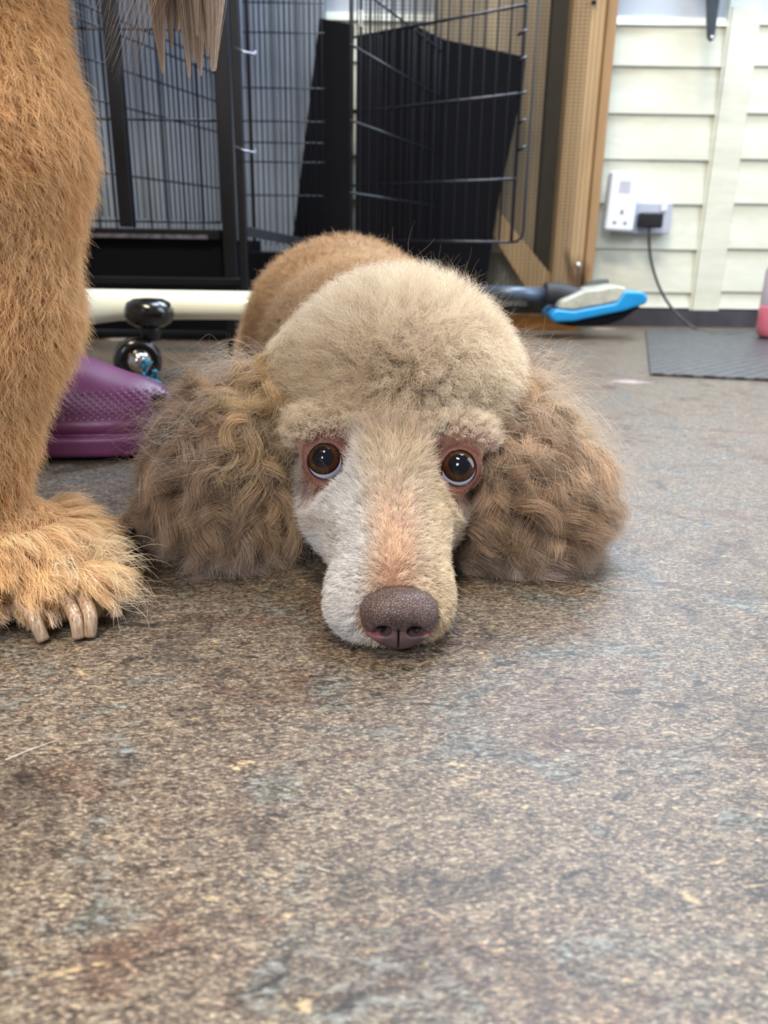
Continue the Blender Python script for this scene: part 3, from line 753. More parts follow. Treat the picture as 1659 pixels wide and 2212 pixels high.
cb = norm(np.tile(np.array([-.3, -.9, -.2]), (len(Q), 1)))
ln = .0018 + .006 * sstep(Q[:, 1], .462, .485)
pa = grow(Q, Nn, cb, ln, K=5, lift=.35, curl=(.0006, 1), clump=(.003, .4), rough=.15, wav=.4, seed=45)
hair('leg_fur', pa, jitcol(cmix(np.tile(np.array(lin((170, 134, 100))), (len(Q), 1)), lin((200, 164, 120)), sstep(Q[:, 1], .46, .48)), .2), 8e-5, HM, pd)
M_CLAW = plain('dark_claw', (52, 46, 44), 0.3, 0, .2, 200, coat=.3)
for (x, y) in ((-.160, .450), (-.150, .444), (-.139, .441), (-.130, .446)):
    MB().tube(smooth([(x, y + .006, .0135), (x, y, .0145), (x - .001, y - .005, .011), (x - .0015, y - .0075, .005)], 5), [.0030, .0030, .0029, .0028, .0028, .0027, .0026, .0026, .0025, .0024, .0022, .002, .0018, .0016, .0013, .001], 10).build('claw', M_CLAW, pd)
# --- nose leather
def nose(p):
    q = (p - NO.astype(np.float32)) / np.array([1.09, 1.05, 1.22], np.float32)
    x, y, z = q[..., 0], q[..., 1], q[..., 2]
    d = ell(q, (0, .004, .0035), (.0160, .0120, .0078))
    for s in (-1, 1):
        d = smin(d, ell(q, (s * .0085, .002, .0005), (.0072, .0095, .0078)), .003)      # alae
    d = smin(d, ell(q, (0, .0035, -.0045), (.0112, .0105, .0078)), .004)
    d = smin(d, ell(q, (0, .010, .0), (.013, .010, .010)), .004)
    for s in (-1, 1):
        d = smax(d, -ell(q, (s * .0068, -.0068, -.0018), (.0031, .0070, .0024), rotm(0, 0, s * .5)), .0012)      # nostril
        d = smax(d, -ell(q, (s * .0110, -.0060, -.0036), (.0045, .0046, .0012), rotm(0, s * .38, 0)), .0012)     # side slit
    gx = np.abs(x + .0002)
    gro = np.maximum(gx - .0003, np.maximum(z + .0010, np.maximum(y + .0025, -y - .02)))
    d = smax(d, -gro, .0010)
    return d
NP, NF = nets(nose, NO + np.array([-.022, -.016, -.020]), NO + np.array([.022, .024, .020]), 0.0005)
mn, nt, b = nodemat('nose_leather')
v = mapped(nt); vo = nt.nodes.new('ShaderNodeTexVoronoi'); vo.inputs['Scale'].default_value = 980; vo.feature = 'DISTANCE_TO_EDGE'; nt.links.new(v, vo.inputs[0])
geo = nt.nodes.new('ShaderNodeSeparateXYZ'); nt.links.new(mapped(nt), geo.inputs[0])
cell = ramp(nt, vo.outputs['Distance'], [(0.02, (0, 0, 0, 1)), (0.22, (1, 1, 1, 1))])
at_ = nt.nodes.new('ShaderNodeAttribute'); at_.attribute_name = 'skin'
cc = mixc(nt, cell, mixc(nt, 1.0, at_.outputs['Color'], (0.30, 0.27, 0.30, 1), 'MULTIPLY'), at_.outputs['Color'])
nt.links.new(mixc(nt, at_.outputs['Alpha'], at_.outputs['Color'], cc), b.inputs['Base Color'])
b.inputs['Roughness'].default_value = 0.45; b.inputs['Coat Weight'].default_value = 0.05; b.inputs['Coat Roughness'].default_value = 0.3
mulb = nt.nodes.new('ShaderNodeMath'); mulb.operation = 'MULTIPLY'; nt.links.new(cell, mulb.inputs[0]); nt.links.new(at_.outputs['Alpha'], mulb.inputs[1])
bump(nt, mulb.outputs[0], b, 1.0, 0.0004)
no = sdf_obj('nose', NP, NF, mn, pd)
q = (NP - NO) / np.array([1.09, 1.05, 1.22]); n = len(q)
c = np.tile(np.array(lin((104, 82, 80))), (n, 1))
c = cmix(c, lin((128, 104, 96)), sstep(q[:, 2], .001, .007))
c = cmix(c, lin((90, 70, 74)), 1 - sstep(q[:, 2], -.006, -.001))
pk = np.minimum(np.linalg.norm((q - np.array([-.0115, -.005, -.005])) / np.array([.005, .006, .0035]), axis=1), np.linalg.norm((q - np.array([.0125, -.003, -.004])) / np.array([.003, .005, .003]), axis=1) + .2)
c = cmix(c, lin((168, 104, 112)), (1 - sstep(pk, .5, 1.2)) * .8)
ns = np.minimum(np.linalg.norm((q - np.array([-.0068, -.004, -.0016])) / np.array([.0026, .0062, .0022]), axis=1), np.linalg.norm((q - np.array([.0068, -.004, -.0016])) / np.array([.0026, .0062, .0022]), axis=1))
c = cmix(c, lin((40, 24, 26)), 1 - sstep(ns, .8, 1.15))
dkp = np.linalg.norm((q - np.array([.0058, -.004, .0018])) / np.array([.003, .008, .0022]), axis=1); c = cmix(c, lin((78, 62, 62)), (1 - sstep(dkp, .4, 1.1)) * .7)
al = sstep(q[:, 2], -.0035, -.0005)
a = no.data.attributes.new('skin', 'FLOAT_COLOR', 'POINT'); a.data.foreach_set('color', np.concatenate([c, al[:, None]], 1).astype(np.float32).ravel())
# --- eyes
def eye_mat():
    m, nt, b = nodemat('eyeball_wet')
    tc = nt.nodes.new('ShaderNodeTexCoord'); nm = nt.nodes.new('ShaderNodeVectorMath'); nm.operation = 'NORMALIZE'
    nt.links.new(tc.outputs['Object'], nm.inputs[0]); sx = nt.nodes.new('ShaderNodeSeparateXYZ'); nt.links.new(nm.outputs[0], sx.inputs[0])
    ac = nt.nodes.new('ShaderNodeMath'); ac.operation = 'ARCCOSINE'; nt.links.new(sx.outputs[2], ac.inputs[0])
    at2 = nt.nodes.new('ShaderNodeMath'); at2.operation = 'ARCTAN2'; nt.links.new(sx.outputs[1], at2.inputs[0]); nt.links.new(sx.outputs[0], at2.inputs[1])
    cm = nt.nodes.new('ShaderNodeCombineXYZ'); nt.links.new(at2.outputs[0], cm.inputs[0]); nt.links.new(ac.outputs[0], cm.inputs[1])
    mp = nt.nodes.new('ShaderNodeMapping'); mp.inputs['Scale'].default_value = (9, 1.5, 1); nt.links.new(cm.outputs[0], mp.inputs[0])
    f = noise(nt, mp.outputs[0], 1.5, 4)
    iris = ramp(nt, f, [(0.3, L4(36, 20, 14)), (0.7, L4(84, 50, 30))])
    R = 0.88      # iris edge angle
    k = lambda x: x / 1.6
    dv = nt.nodes.new('ShaderNodeMath'); dv.operation = 'DIVIDE'; dv.inputs[1].default_value = 1.6; nt.links.new(ac.outputs[0], dv.inputs[0])
    pupil = ramp(nt, dv.outputs[0], [(k(.46), (0, 0, 0, 1)), (k(.56), (1, 1, 1, 1))])
    scl = ramp(nt, dv.outputs[0], [(k(R - .03), (0, 0, 0, 1)), (k(R + .02), (1, 1, 1, 1))])
    limb = ramp(nt, dv.outputs[0], [(k(R - .16), (1, 1, 1, 1)), (k(R - .03), (.18, .14, .14, 1))])
    c = mixc(nt, 1.0, iris, limb, 'MULTIPLY')
    c = mixc(nt, pupil, L4(12, 12, 20), c)
    c = mixc(nt, scl, c, L4(205, 212, 238))
    nt.links.new(c, b.inputs['Base Color']); b.inputs['Roughness'].default_value = 0.4; b.inputs['Specular IOR Level'].default_value = 0.0
    b.inputs['Coat Weight'].default_value = 1.0; b.inputs['Coat Roughness'].default_value = 0.015; b.inputs['Coat IOR'].default_value = 1.45
    return m
M_EYE = eye_mat(); 
m_lid, nt, b = nodemat('eyelid_skin'); vv = mapped(nt); f = noise(nt, vv, 1600, 4)
nt.links.new(ramp(nt, f, [(0.3, L4(74, 42, 37)), (0.7, L4(140, 92, 78))]), b.inputs['Base Color']); b.inputs['Roughness'].default_value = 0.5; b.inputs['Specular IOR Level'].default_value = 0.3; bump(nt, f, b, .6, .0003)
m_rim, nt, b = nodemat('wet_lid_rim'); b.inputs['Base Color'].default_value = L4(44, 24, 24); b.inputs['Roughness'].default_value = 0.15
for e, s, gz in ((EL, -1, (-.13, .23)), (ER, 1, (.04, .20))):
    tocam = norm(np.array([0, 0, CAMZ]) - e)
    g = V3(tuple(tocam + CR * gz[0] + CU * gz[1])).normalized()
    M = Matrix.Translation(e) @ g.to_track_quat('Z', 'Y').to_matrix().to_4x4()
    vs = []; fs = []; nu, nvv = 48, 32
    for i in range(nvv + 1):
        th = math.pi * i / nvv
        rr = EYR * (1 + 0.05 * math.exp(-(th / .55) ** 2))           # cornea bulge
        for j in range(nu): vs.append((rr * math.sin(th) * math.cos(2 * math.pi * j / nu), rr * math.sin(th) * math.sin(2 * math.pi * j / nu), rr * math.cos(th)))
    for i in range(nvv):
        for j in range(nu): fs.append((i * nu + j, (i + 1) * nu + j, (i + 1) * nu + (j + 1) % nu, i * nu + (j + 1) % nu))
    mb = MB().add(vs, fs, True)
    eo = mb.build('eye', M_EYE, None); eo.matrix_world = M; eo.parent = pd
    eo.matrix_parent_inverse = pd.matrix_world.inverted()
    bpy.context.view_layer.update()
    # lids: a spherical collar with an almond opening, built around the direction the face faces
    ax = V3(tuple(tocam + np.array([s * .05, 0, .0]))).normalized()
    Zx = ax; Yx = (V3(tuple(CU)) - Zx * Zx.dot(V3(tuple(CU)))).normalized(); Xx = Yx.cross(Zx)
    def opening(phi):    # opening half angle (radians) by polar angle; inner corner pulled toward the nose and down
        inner = math.pi if s > 0 else 0.0
        dcor = math.atan2(math.sin(phi - (inner + (.55 if s > 0 else -.55))), math.cos(phi - (inner + (.55 if s > 0 else -.55))))
        base = 0.90 + 0.03 * math.sin(phi) - .03 * math.cos(2 * phi)
        return base + 0.26 * math.exp(-(dcor / .22) ** 2)
    vs = []; fs = []; nph = 72
    rings = [(-0.03, .0112, 0), (-.02, .0121, 0), (0.0, .01262, 0), (.05, .0128, 0)] + [(.05, .0128, k) for k in range(1, 8)]
    for dth, rr, kk in rings:
        for j in range(nph):
            phi = 2 * math.pi * j / nph; th = opening(phi) + dth
            rho = math.sin(th) * rr; dep = math.cos(th) * rr
            if kk:
                rho += .0012 * kk; dep += (.0002 if kk < 2 else .0002 - .00022 * (kk - 1) ** 2)
                if math.sin(phi) < 0: dep += .0005 * -math.sin(phi) * math.sin(kk / 7 * math.pi)
                if math.sin(phi) > 0: dep += .0010 * math.sin(phi) * math.sin(kk / 7 * math.pi)
                dep += .00025 * math.sin(5 * phi + kk * 1.7)
            vv = np.array(e) + np.array(Zx * dep + (Xx * math.cos(phi) + Yx * math.sin(phi)) * rho)
            if kk:
                q1 = vv[None].astype(np.float32); dd = float(poodle(q1, False)[0]); lim = .0016 - .0005 * max(0, kk - 3)
                if dd > lim: vv = vv - grad(lambda a: poodle(a, False), q1)[0] * (dd - lim) * min(1, max(0, kk - 1) / 4)
                de = vv - np.array(e); ne = np.linalg.norm(de)
                if ne < .0126: vv = np.array(e) + de * (.0126 / ne)
            vs.append(V3(tuple(vv)))
    for i in range(len(rings) - 1):
        for j in range(nph): fs.append((i * nph + j, (i + 1) * nph + j, (i + 1) * nph + (j + 1) % nph, i * nph + (j + 1) % nph))
    lo = MB().add(vs, fs, True).build('eyelid', m_lid, eo)
    nl = 5200; A_ = np.array([tuple(v) for v in vs]).reshape(len(rings), nph, 3)
    kr = 4.2 + 5.7 * RG.random(nl) ** .6; jr = RG.random(nl) * nph; k0 = kr.astype(int); j0 = jr.astype(int) % nph; fk = (kr - k0)[:, None]; fj = (jr - jr.astype(int))[:, None]; j1 = (j0 + 1) % nph
    Pl = ((A_[k0, j0] * (1 - fj) + A_[k0, j1] * fj) * (1 - fk) + (A_[k0 + 1, j0] * (1 - fj) + A_[k0 + 1, j1] * fj) * fk).astype(np.float32)
    ow = norm(A_[k0 + 1, j0] - A_[k0, j0]); tt = (kr - 4.2) / 5.7
    pl_ = grow(Pl, np.tile(np.array(Zx), (nl, 1)), ow, .0014 + .0030 * tt, K=4, lift=.32, curl=(.0002, 1), clump=(.002, .35), rough=.16, wav=.3, seed=61)
    lc = cmix(np.tile(np.array(lin((110, 70, 58))), (nl, 1)), lin((176, 146, 126)), tt ** 1.2)
    kp = offeye(pl_); hair('lid_fur', pl_[kp], jitcol(lc, .2, .03, .12)[kp], 6.5e-5, HM, eo)
    pts = [vs[1 * nph + j] for j in range(nph)]; pts = pts + [pts[0]]
    MB().tube(pts, .00042, 6, False).build('lid_rim', m_rim, eo)

# ------------------------------------------------------------------ the big apricot dog standing on the left
def big(p):
    d = cone(p, (-.208, .388, .045), (-.204, .386, .090), .018, .021)
    d = smin(d, cone(p, (-.204, .386, .09), (-.188, .385, .15), .021, .031), .015)
    d = smin(d, cone(p, (-.188, .385, .15), (-.181, .385, .22), .031, .036), .02)
    d = smin(d, cone(p, (-.181, .385, .22), (-.206, .405, .34), .036, .046), .02)
    d = smin(d, ell(p, (-.192, .385, .026), (.036, .034, .021)), .014)
    for (x, y, r) in ((-.214, .362, .012), (-.190, .354, .0125), (-.164, .353, .0125), (-.146, .362, .010)):
        d = smin(d, ell(p, (x, y, .0145), (r * .9, .015, .0125)), .006)
    return smax(d, -(p[..., 2] - .0012), .002)
def bigfull(p):
    d = smin(cone(p, (-.210, .41, .33), (-.21, .46, .42), .046, .085), cone(p, (-.20, .48, .43), (-.62, .98, .47), .095, .10), .05)
    d = smin(d, cone(p, (-.19, .45, .46), (-.15, .38, .54), .065, .055), .04)              # neck
    d = smin(d, ell(p, (-.14, .36, .565), (.05, .06, .05)), .03)
    d = smin(d, cone(p, (-.135, .32, .555), (-.12, .245, .54), .03, .022), .02)            # muzzle
    d = smin(d, ell(p, (-.105, .44, .475), (.035, .022, .075)), .025)                      # hanging ear
    d = smin(d, ell(p, (-.205, .40, .50), (.018, .03, .07)), .02)
    for (x, y) in ((-.335, .43), (-.56, .98), (-.74, .92)):
        d = smin(d, cone(p, (x, y, .05), (x, y + .02, .38), .028, .055), .04)
        d = smin(d, ell(p, (x, y - .03, .022), (.035, .05, .022)), .02)
    return smax(d, -(p[..., 2] - .0012), .002)
def bigall(p): return smin(big(p), bigfull(p), .02)
BP, BF = nets(bigall, (-.86, .20, -.008), (-.04, 1.12, .66), 0.0075)
bd = empty('standing_dog', (-.17, .385, 0), 'taller apricot dog standing at the left edge, with one long clawed forepaw in view', 'dog')
def bskin(p): return np.tile(np.array(lin((176, 132, 88))), (len(p), 1))
bo = sdf_obj('body', BP, BF, skin_mat('apricot_skin'), bd); vcol(bo, 'skin', bskin(BP))
LP, LF = nets(bigall, (-.235, .325, -.004), (-.10, .47, .36), 0.002)
vis = lambda p: (p[:, 2] > .003).astype(float) * (p[:, 1] < .43)
# claws
CLAW = []
m_cl, nt, b = nodemat('horn_claw')
f = noise(nt, mapped(nt, (1, 1, .12)), 700, 3)
nt.links.new(ramp(nt, f, [(0.3, L4(128, 92, 68)), (0.7, L4(206, 182, 156))]), b.inputs['Base Color']); b.inputs['Roughness'].default_value = 0.28; b.inputs['Coat Weight'].default_value = .4
for (pa_, pb_, pc_, Y) in (((44, 1296), (72, 1335), (95, 1386), .335), ((142, 1290), (163, 1335), (172, 1392), .338), ((178, 1284), (195, 1330), (196, 1388), .340), ((240, 1296), (249, 1318), (251, 1334), .356), ((-30, 1290), (-22, 1335), (-18, 1386), .348)):
    a_, b_, c_ = at(*pa_, Y + .010), at(*pb_, Y), at(*pc_, Y - .002)
    c_[2] = max(c_[2], .0015); pth = smooth([a_, b_, c_], 7); CLAW += pth
    MB().tube(pth, [.0036 - .0007 * (i / (len(pth) - 1)) for i in range(len(pth))], 12).build('claw', m_cl, bd)
def offclaw(pa, r=.0054):
    m = np.zeros(len(pa), bool)
    for c in CLAW[::1]:
        dd = pa - c; dd[..., 1] = np.minimum(dd[..., 1], 0) * .15 + np.maximum(dd[..., 1], 0)
        m |= (np.linalg.norm(dd, axis=2) < r)[:, 2:].any(1) & (c[2] < .017)
    return ~m
# upper leg fur
Q, Nn = sample(LP, LF, lambda p: vis(p) * (p[:, 2] > .034) * (0.3 + (p[:, 0] > -.20)), 80000, bigall)
cb = norm(np.array([.16, -.15, -.85]) + nzf(Q, 22, 81) * .25)
t = sstep(Q[:, 2], .05, .12)
pa = grow(Q, Nn, cb, .0105 + .002 * t, K=8, lift=.48, curl=(.0010, .9), clump=(.0030, .42), rough=.13, wav=.28, grav=.05, seed=51)
c = np.tile(np.array(lin((214, 160, 106))), (len(Q), 1)); u = nzf(Q, 25, 15)
c = cmix(c, lin((224, 184, 132)), sstep(u[:, 0], -.1, .9)); c = cmix(c, lin((172, 118, 66)), sstep(u[:, 1], .1, 1) * .7)
hair('leg_fur', pa, jitcol(c, .14, .03, .12), 8.5e-5, HM, bd)
# paw fur: long, combed forward and out over the claws
Q, Nn = sample(LP, LF, lambda p: vis(p) * (p[:, 2] < .042) * ((p[:, 2] > .012) | (p[:, 1] > .36)), 46000, bigall)
cb = norm(norm((Q - np.array([-.192, .40, .02])) * np.array([1.3, 1, .2])) * .9 + np.array([.20, -.3, -.50]) + nzf(Q, 45, 83) * .28)
ln = .010 + .011 * sstep(Q[:, 2], .012, .030)
pa = grow(Q, Nn, cb, ln, K=10, lift=.27, curl=(.0011, .7), clump=(.0055, .62), rough=.06, wav=.3, grav=.22, fn=bigall, seed=55)
kp = offclaw(pa); 
c = np.tile(np.array(lin((226, 178, 126))), (len(Q), 1)); u = nzf(Q, 40, 17)
c = cmix(c, lin((236, 206, 166)), sstep(u[:, 0], -.1, .8)); c = cmix(c, lin((186, 128, 74)), sstep(u[:, 1], .2, 1) * .7)
c = cmix(c, lin((222, 210, 202)), (1 - sstep(Q[:, 2], .01, .022)) * .6)
hair('paw_fur', pa[kp], jitcol(c, .14, .03, .14)[kp], 8.5e-5, HM, bd)
Q, Nn = sample(LP, LF, lambda p: vis(p) * (p[:, 2] < .03), 16000, bigall)
pa = grow(Q, Nn, norm(np.array([.05, -.6, -.6]) + nzf(Q, 60, 95) * .3), .0042, K=5, lift=.3, curl=(.0003, 1), clump=(.003, .4), rough=.12, wav=.3, seed=59)
hair('toe_fur', pa, jitcol(np.tile(np.array(lin((222, 176, 124))), (16000, 1)), .15, .03, .1), 8e-5, HM, bd)
Q, Nn = sample(LP, LF, lambda p: vis(p) * (p[:, 2] < .05) * (p[:, 2] > .012) * (p[:, 0] > -.155) * (p[:, 1] > .352), 420, bigall)
cb = norm(np.array([1.0, -.2, .05]) + nzf(Q, 40, 91) * .5)
pa = grow(Q, Nn, cb, .024, K=12, lift=.45, curl=(.0025, .7), clump=(.006, .6), rough=.12, wav=.5, grav=.35, seed=58); kp = offclaw(pa)
hair('paw_wisps', pa[kp], jitcol(np.tile(np.array(lin((232, 200, 160))), (420, 1)), .15)[kp], 9e-5, HM, bd)
# ear fringe hanging into the picture
def fringe():
    n = 15000; NL = 15; r = np.random.default_rng(4)
    lock = r.integers(0, NL, n); lx = (np.arange(NL) + r.random(NL) * .6) / NL
    lb = at(322, 0, .5)[0]; rb = at(515, 0, .5)[0]
    K = 14; out = np.zeros((n, K + 1, 3))
    end = .262 + .026 * r.random(NL) + .012 * (lx > .85); end[1:4] -= .006
    ph = r.random(NL) * 6.28; wd = .0042 + .004 * r.random(NL)
    rx = r.normal(size=n); ry = r.normal(size=n) * .006; tl = r.random(n) ** .5
    for k in range(K + 1):
        t = k / K; z = .44 + (end[lock] - .44) * t * (.80 + .20 * tl)
        sp = (1 - .93 * t ** 1.3)
        x0 = lb + (rb - lb) * lx
        out[:, k, 0] = x0[lock] + rx * wd[lock] * sp + .004 * np.sin(3.5 * t + ph[lock]) * t
        out[:, k, 1] = .49 + (ph[lock] - 3) * .004 + ry * sp
        out[:, k, 2] = z
    return out
pa = fringe(); hair('ear_fringe', pa, jitcol(np.tile(np.array(lin((170, 146, 126))), (len(pa), 1)), .25, .05), 1.3e-4, HM, bd)
# wisps left of the fringe
n = 80; r = np.random.default_rng(9); out = np.zeros((n, 13, 3))
for k in range(13):
    t = k / 12; g0 = r.integers(0, 1)
    gx = np.linspace(0, 1, n); out[:, k, 0] = at(180, 0, .45)[0] + .03 + .035 * gx - (.018 + .03 * gx) * t ** 1.3 ; out[:, k, 1] = .45 + .03 * np.sin(gx * 40)
    out[:, k, 2] = .36 - (.05 + .045 * np.abs(np.sin(gx * 23))) * t - .01
hair('chest_wisps', out + r.normal(size=(n, 1, 3)) * .003, jitcol(np.tile(np.array(lin((176, 150, 130))), (n, 1)), .2), 7e-5, HM, bd)
# sparse coat on the rest of the dog (above the picture)
Q, Nn = sample(BP, BF, lambda p: ((p[:, 2] > .33) | (p[:, 0] < -.25)).astype(float) * (p[:, 2] > .004), 60000, bigall)
pa = grow(Q, Nn, norm(np.array([0, .2, -.9]) + nzf(Q, 20, 85) * .4), .022, K=6, lift=.45, curl=(.003, 1), clump=(.010, .6), rough=.1, wav=.4, seed=57)
pa = pa[~(((pa[..., 2] < .32) & (pa[..., 0] > -.24)).any(1))]
hair('coat', pa, jitcol(np.tile(np.array(lin((206, 164, 112))), (len(pa), 1)), .18), 2.6e-4, HM, bd)
# eyes and nose of the standing dog (above the picture)
for x in (-.165, -.112):
    MB().lathe([(.001, -.009), (.007, -.006), (.009, 0), (.007, .006), (.001, .009)], Matrix.Translation((x, .305, .575)), 16).build('eye', plain('dark_eye', (20, 14, 12), .1), bd)
MB().lathe([(.002, -.012), (.010, -.008), (.013, 0), (.010, .008), (.002, .012)], Matrix.Translation((-.118, .222, .545)), 20).build('nose', plain('dark_nose', (52, 38, 36), .3), bd)

# ------------------------------------------------------------------ purple clog
SO = flo(215, 1000); CY0 = float(SO[1]) + .043
def clog(p):
    x, y, z = p[..., 0], p[..., 1], p[..., 2]
    # toe to the right (+x); centre line along x
    d = ell(p, (-.262, CY0, .030), (.088, .040, .044))
    d = smin(d, ell(p, (-.330, CY0, .048), (.085, .040, .048)), .03)
    d = smax(d, -(z - .012), .004)
    inner = ell(p, (-.350, CY0, .058), (.085, .034, .050)); d = smax(d, -inner, .004)
    hx = np.clip((x + .27) / .09, -2, 1)
    ll = ell(p * np.array([1, 1, 0], np.float32), (-.272, CY0, 0), (.098, .046, 1)); 
    l2 = ell(p * np.array([1, 1, 0], np.float32), (-.345, CY0, 0), (.095, .038, 1))
    fl = smin(ll, l2, .03)
    curve = .018 + .0035 * np.cos((x + .26) * 22)
    d = smin(d, smax(fl, np.abs(z - .013) - .009, .005), .002)
    d = smin(d, smax(fl + .003, np.abs(z - .029) - .0045, .004), .0015)
    v = np.maximum(np.abs(x - float(at(327, 880, CY0 - .04)[0])) - .0045, np.abs(z - .0455) - .0065)
    v = np.maximum(v, y - CY0); d = smax(d, -v, .001)
    return smax(d, -(z - .0012), .002)
CP, CF = nets(clog, (-.46, CY0 - .055, -.004), (-.165, CY0 + .055, .105), 0.0019)
m_cg, nt, b = nodemat('purple_foam')
v = mapped(nt, (1, 1, 1), (0, 0, 0)); vo = nt.nodes.new('ShaderNodeTexVoronoi'); vo.voronoi_dimensions = '2D'; vo.inputs['Scale'].default_value = 250; vo.inputs['Randomness'].default_value = 0.0
sx = nt.nodes.new('ShaderNodeSeparateXYZ'); nt.links.new(v, sx.inputs[0]); cx_ = nt.nodes.new('ShaderNodeCombineXYZ'); nt.links.new(sx.outputs[0], cx_.inputs[0]); nt.links.new(sx.outputs[2], cx_.inputs[1]); mr_ = nt.nodes.new('ShaderNodeMapping'); mr_.inputs['Rotation'].default_value = (0, 0, .7); nt.links.new(cx_.outputs[0], mr_.inputs[0]); nt.links.new(mr_.outputs[0], vo.inputs[0])
msk = ramp(nt, sx.outputs[2], [(0.036, (0, 0, 0, 1)), (0.038, (1, 1, 1, 1)), (0.056, (1, 1, 1, 1)), (0.059, (0, 0, 0, 1))])
dots = ramp(nt, vo.outputs['Distance'], [(0.22, (0, 0, 0, 1)), (0.4, (1, 1, 1, 1))])
hh = mixc(nt, msk, (1, 1, 1, 1), dots)
nt.links.new(ramp(nt, noise(nt, v, 30, 3), [(0.3, L4(98, 42, 80)), (0.7, L4(118, 54, 96))]), b.inputs['Base Color'])
b.inputs['Roughness'].default_value = 0.42; bump(nt, hh, b, 1.0, 0.0012)
tag(sdf_obj('clog', CP, CF, m_cg), 'purple foam clog with dimpled side and side vent on the floor between the two dogs', 'clog')

# ------------------------------------------------------------------ white bar on a castor
sb = empty('stand_base', (X(320, 660, 1.08), 1.08, 0), 'low white stand bar on a black castor in front of the black cage', 'stand')
yb = 1.10; r0 = []
prof = [(-.020, .006), (-.023, .014), (-.020, .026), (-.012, .037), (.0, .042), (.012, .037), (.020, .026), (.023, .014), (.020, .006), (.010, .0), (-.010, .0)]
vs = []; fs = []; secs = [(-60, .0), (120, .0), (190, .0), (260, -.0), (400, .003), (520, .004), (700, .004)]
for (px, dz) in secs:
    x = X(px, 660, yb); zb = Z(350, 693, yb) + dz - (.006 if px < 250 else 0)
    ht = Z(350, 626, yb) - zb
    for (yy, zz) in prof: vs.append((x, yb + yy, zb + zz / .042 * ht))
n = len(prof)
for i in range(len(secs) - 1):
    for k in range(n): fs.append((i * n + k, i * n + (k + 1) % n, (i + 1) * n + (k + 1) % n, (i + 1) * n + k))
fs += [tuple(range(n))[::-1], tuple(range((len(secs) - 1) * n, len(secs) * n))]
MB().add(vs, fs, True).build('bar', plain('cream_enamel', (232, 234, 216), 0.25, 0, .02, 8, coat=.3), sb)
M_RUB = plain('glossy_black_rubber', (16, 16, 18), 0.22, 0, .1, 20, coat=.5)
pc = at(322, 674, 1.045)
MB().lathe([(.002, -.018), (.018, -.018), (.027, -.013), (.031, -.004), (.031, .004), (.027, .012), (.018, .0165), (.002, .0175)], Matrix.Translation(pc), 36).build('knob', M_RUB, sb)
ps = at(320, 735, 1.045); 
MB().lathe([(.010, float(ps[2])), (.012, float(pc[2]) - .03), (.016, float(pc[2]) - .012)], Matrix.Translation((pc[0], pc[1], 0)), 20).build('stem', plain('dark_grey_steel', (44, 44, 48), .4, .4), sb)
wc = at(298, 784, 1.03); wr = float(wc[2])
Mw = Matrix.Translation((wc[0], wc[1], .0305)) @ Matrix.Rotation(math.radians(28), 4, 'Z') @ Matrix.Rotation(math.pi / 2, 4, 'X')
MB().lathe([(.016, .012), (.022, .013), (.028, .010), (.030, .004), (.030, -.006), (.027, -.012), (.015, -.014)], Mw, 40).build('castor_wheel', M_RUB, sb)
MB().lathe([(.0005, .024), (.008, .022), (.014, .016), (.017, .010), (.017, .0)][::-1], Mw, 30).build('hub_cap', plain('polished_chrome', (205, 200, 195), .12, 1.0, .05), sb)
sc_ = empty('blue_scrap', at(318, 805, .99), 'small crumpled blue scrap stuck on the castor wheel behind the ear', 'scrap')
mb = MB(); r = random.Random(3)
for k in range(9):
    p = at(300 + r.random() * 40, 785 + r.random() * 36, .985 + r.random() * .02); mb.tube([p, p + np.array([r.uniform(-.01, .01), r.uniform(-.006, .006), r.uniform(-.008, .008)]), p + np.array([r.uniform(-.012, .012), 0, r.uniform(-.01, .0)])], [.002, .0034, .0012], 5)
mb.build('scrap', plain('teal_blue_plastic', (48, 130, 165), .4), sc_)

# ------------------------------------------------------------------ vacuum floor head
VY = 1.62
vc = empty('vacuum_head', at(1290, 690, VY), 'blue and grey vacuum floor head tilted against the foot of the timber frame', 'vacuum')
P = lambda x, y, dy=0: at(x, y, VY + dy)
MB().prism([P(1186, 683), P(1197, 697), P(1240, 695), P(1350, 672), P(1398, 656), P(1402, 642), P(1392, 631), P(1350, 628), P(1330, 655), P(1240, 672), P(1200, 668)], (0, .10, .0)).build('blue_shell', plain('bright_blue_plastic', (20, 140, 205), .3, 0, .05, coat=.3), vc, .006)
MB().prism([P(1204, 668, .004), P(1212, 650, .004), P(1262, 628, .004), P(1335, 617, .004), P(1356, 622, .004), P(1342, 652, .004), P(1240, 671, .004)], (0, .088, .0)).build('grey_cover', plain('warm_grey_plastic', (176, 176, 164), .4), vc, .006)
MB().prism([P(1200, 698, .008), P(1236, 706, .008), P(1305, 704, .008), P(1345, 690, .008), P(1385, 662, .008), P(1340, 674, .008), P(1240, 696, .008)], (0, .08, 0)).build('sole_brush', M_TRAY, vc, .003)
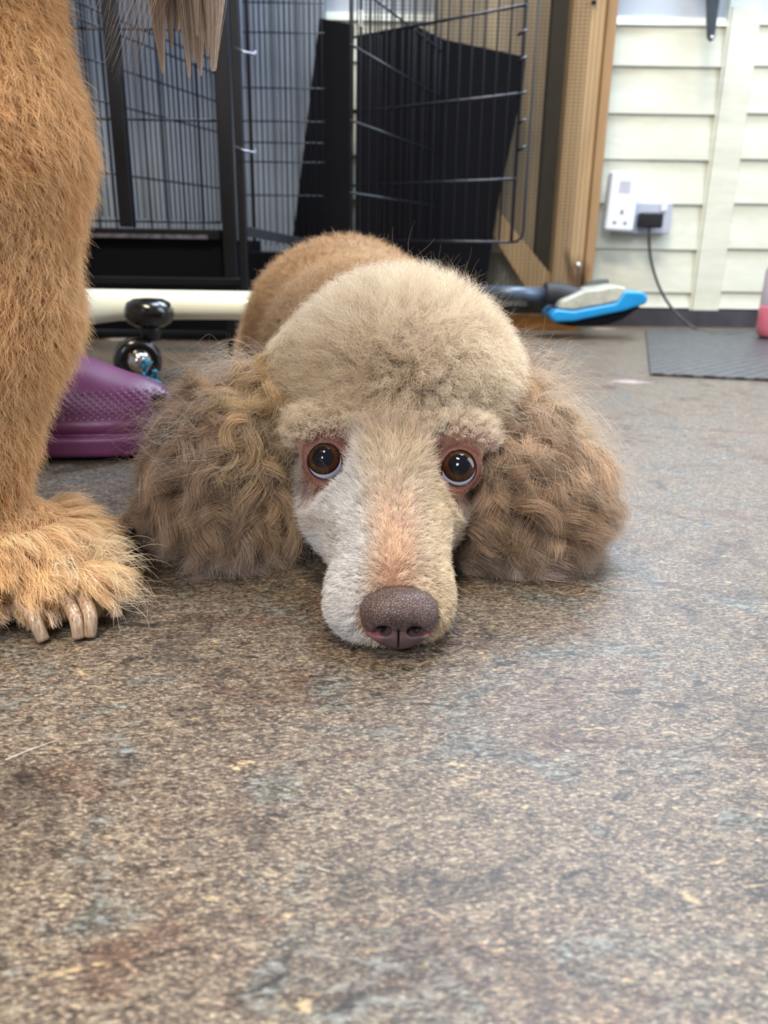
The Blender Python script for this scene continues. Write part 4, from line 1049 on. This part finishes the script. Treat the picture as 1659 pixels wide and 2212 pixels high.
a_, b_ = at(1040, 632, VY + .05), at(1182, 636, VY + .05)
MB().tube([a_, b_], .0145, 20).build('tube', plain('blue_grey_metal', (84, 96, 112), .35, .3), vc)
MB().tube(smooth([at(1176, 634, VY + .05), at(1205, 634, VY + .05), at(1235, 642, VY + .045), at(1262, 650, VY + .04)], 4), .0215, 20).build('joint', plain('soft_black_rubber', (34, 36, 42), .6), vc, 0)
MB().tube(smooth([at(1254, 634, VY + .12), at(1285, 620, VY + .13), at(1312, 618, VY + .13)], 4), .014, 14).build('elbow', plain('dark_olive_rubber', (48, 50, 48), .6), vc)

# ------------------------------------------------------------------ loose hair on the floor
def tuft(px, py, size, n, col, label, seed):
    r = np.random.default_rng(seed); c0 = flo(px, py)
    o = empty('hair_tuft', c0, label, 'hair tuft')
    out = np.zeros((n, 9, 3)); s = r.normal(size=(n, 3)) * np.array([size, size * .5, 0]); dr = r.normal(size=(n, 3)) * size; ph = r.random(n) * 6
    for k in range(9):
        t = k / 8; out[:, k] = c0 + s + dr * t; out[:, k, 0] += size * .6 * np.sin(t * 5 + ph); out[:, k, 2] = .0008 + size * .35 * np.abs(np.sin(t * 4 + ph)) * r.random(n)
    hair('hairs', out, jitcol(np.tile(np.array(lin(col)), (n, 1)), .15), 1.6e-4, HM, o)
tuft(1357, 828, .009, 110, (190, 178, 178), 'pale fluff of shed hair on the floor right of the poodle', 1)
tuft(1302, 712, .008, 160, (200, 170, 155), 'small tan fluff in front of the blue vacuum head', 2)
tuft(262, 735, .010, 60, (200, 190, 180), 'thin pale wisp of hair beside the castor behind the clog', 3)
def strand(pts, label):
    sm_ = np.array(smooth([flo(*q) for q in pts], 6)); sm_[:, 2] = .0009
    o = tag(hair('loose_hair', sm_[None], np.array([lin((225, 220, 210))]), 1.4e-4, HM, None), label, 'hair', 'shed hairs on the floor')
strand([(12, 1646), (70, 1622), (132, 1600)], 'long pale single hair lying on the floor at the lower left')
strand([(686, 1880), (700, 1884), (714, 1889)], 'short white single hair on the floor in the foreground below the nose')
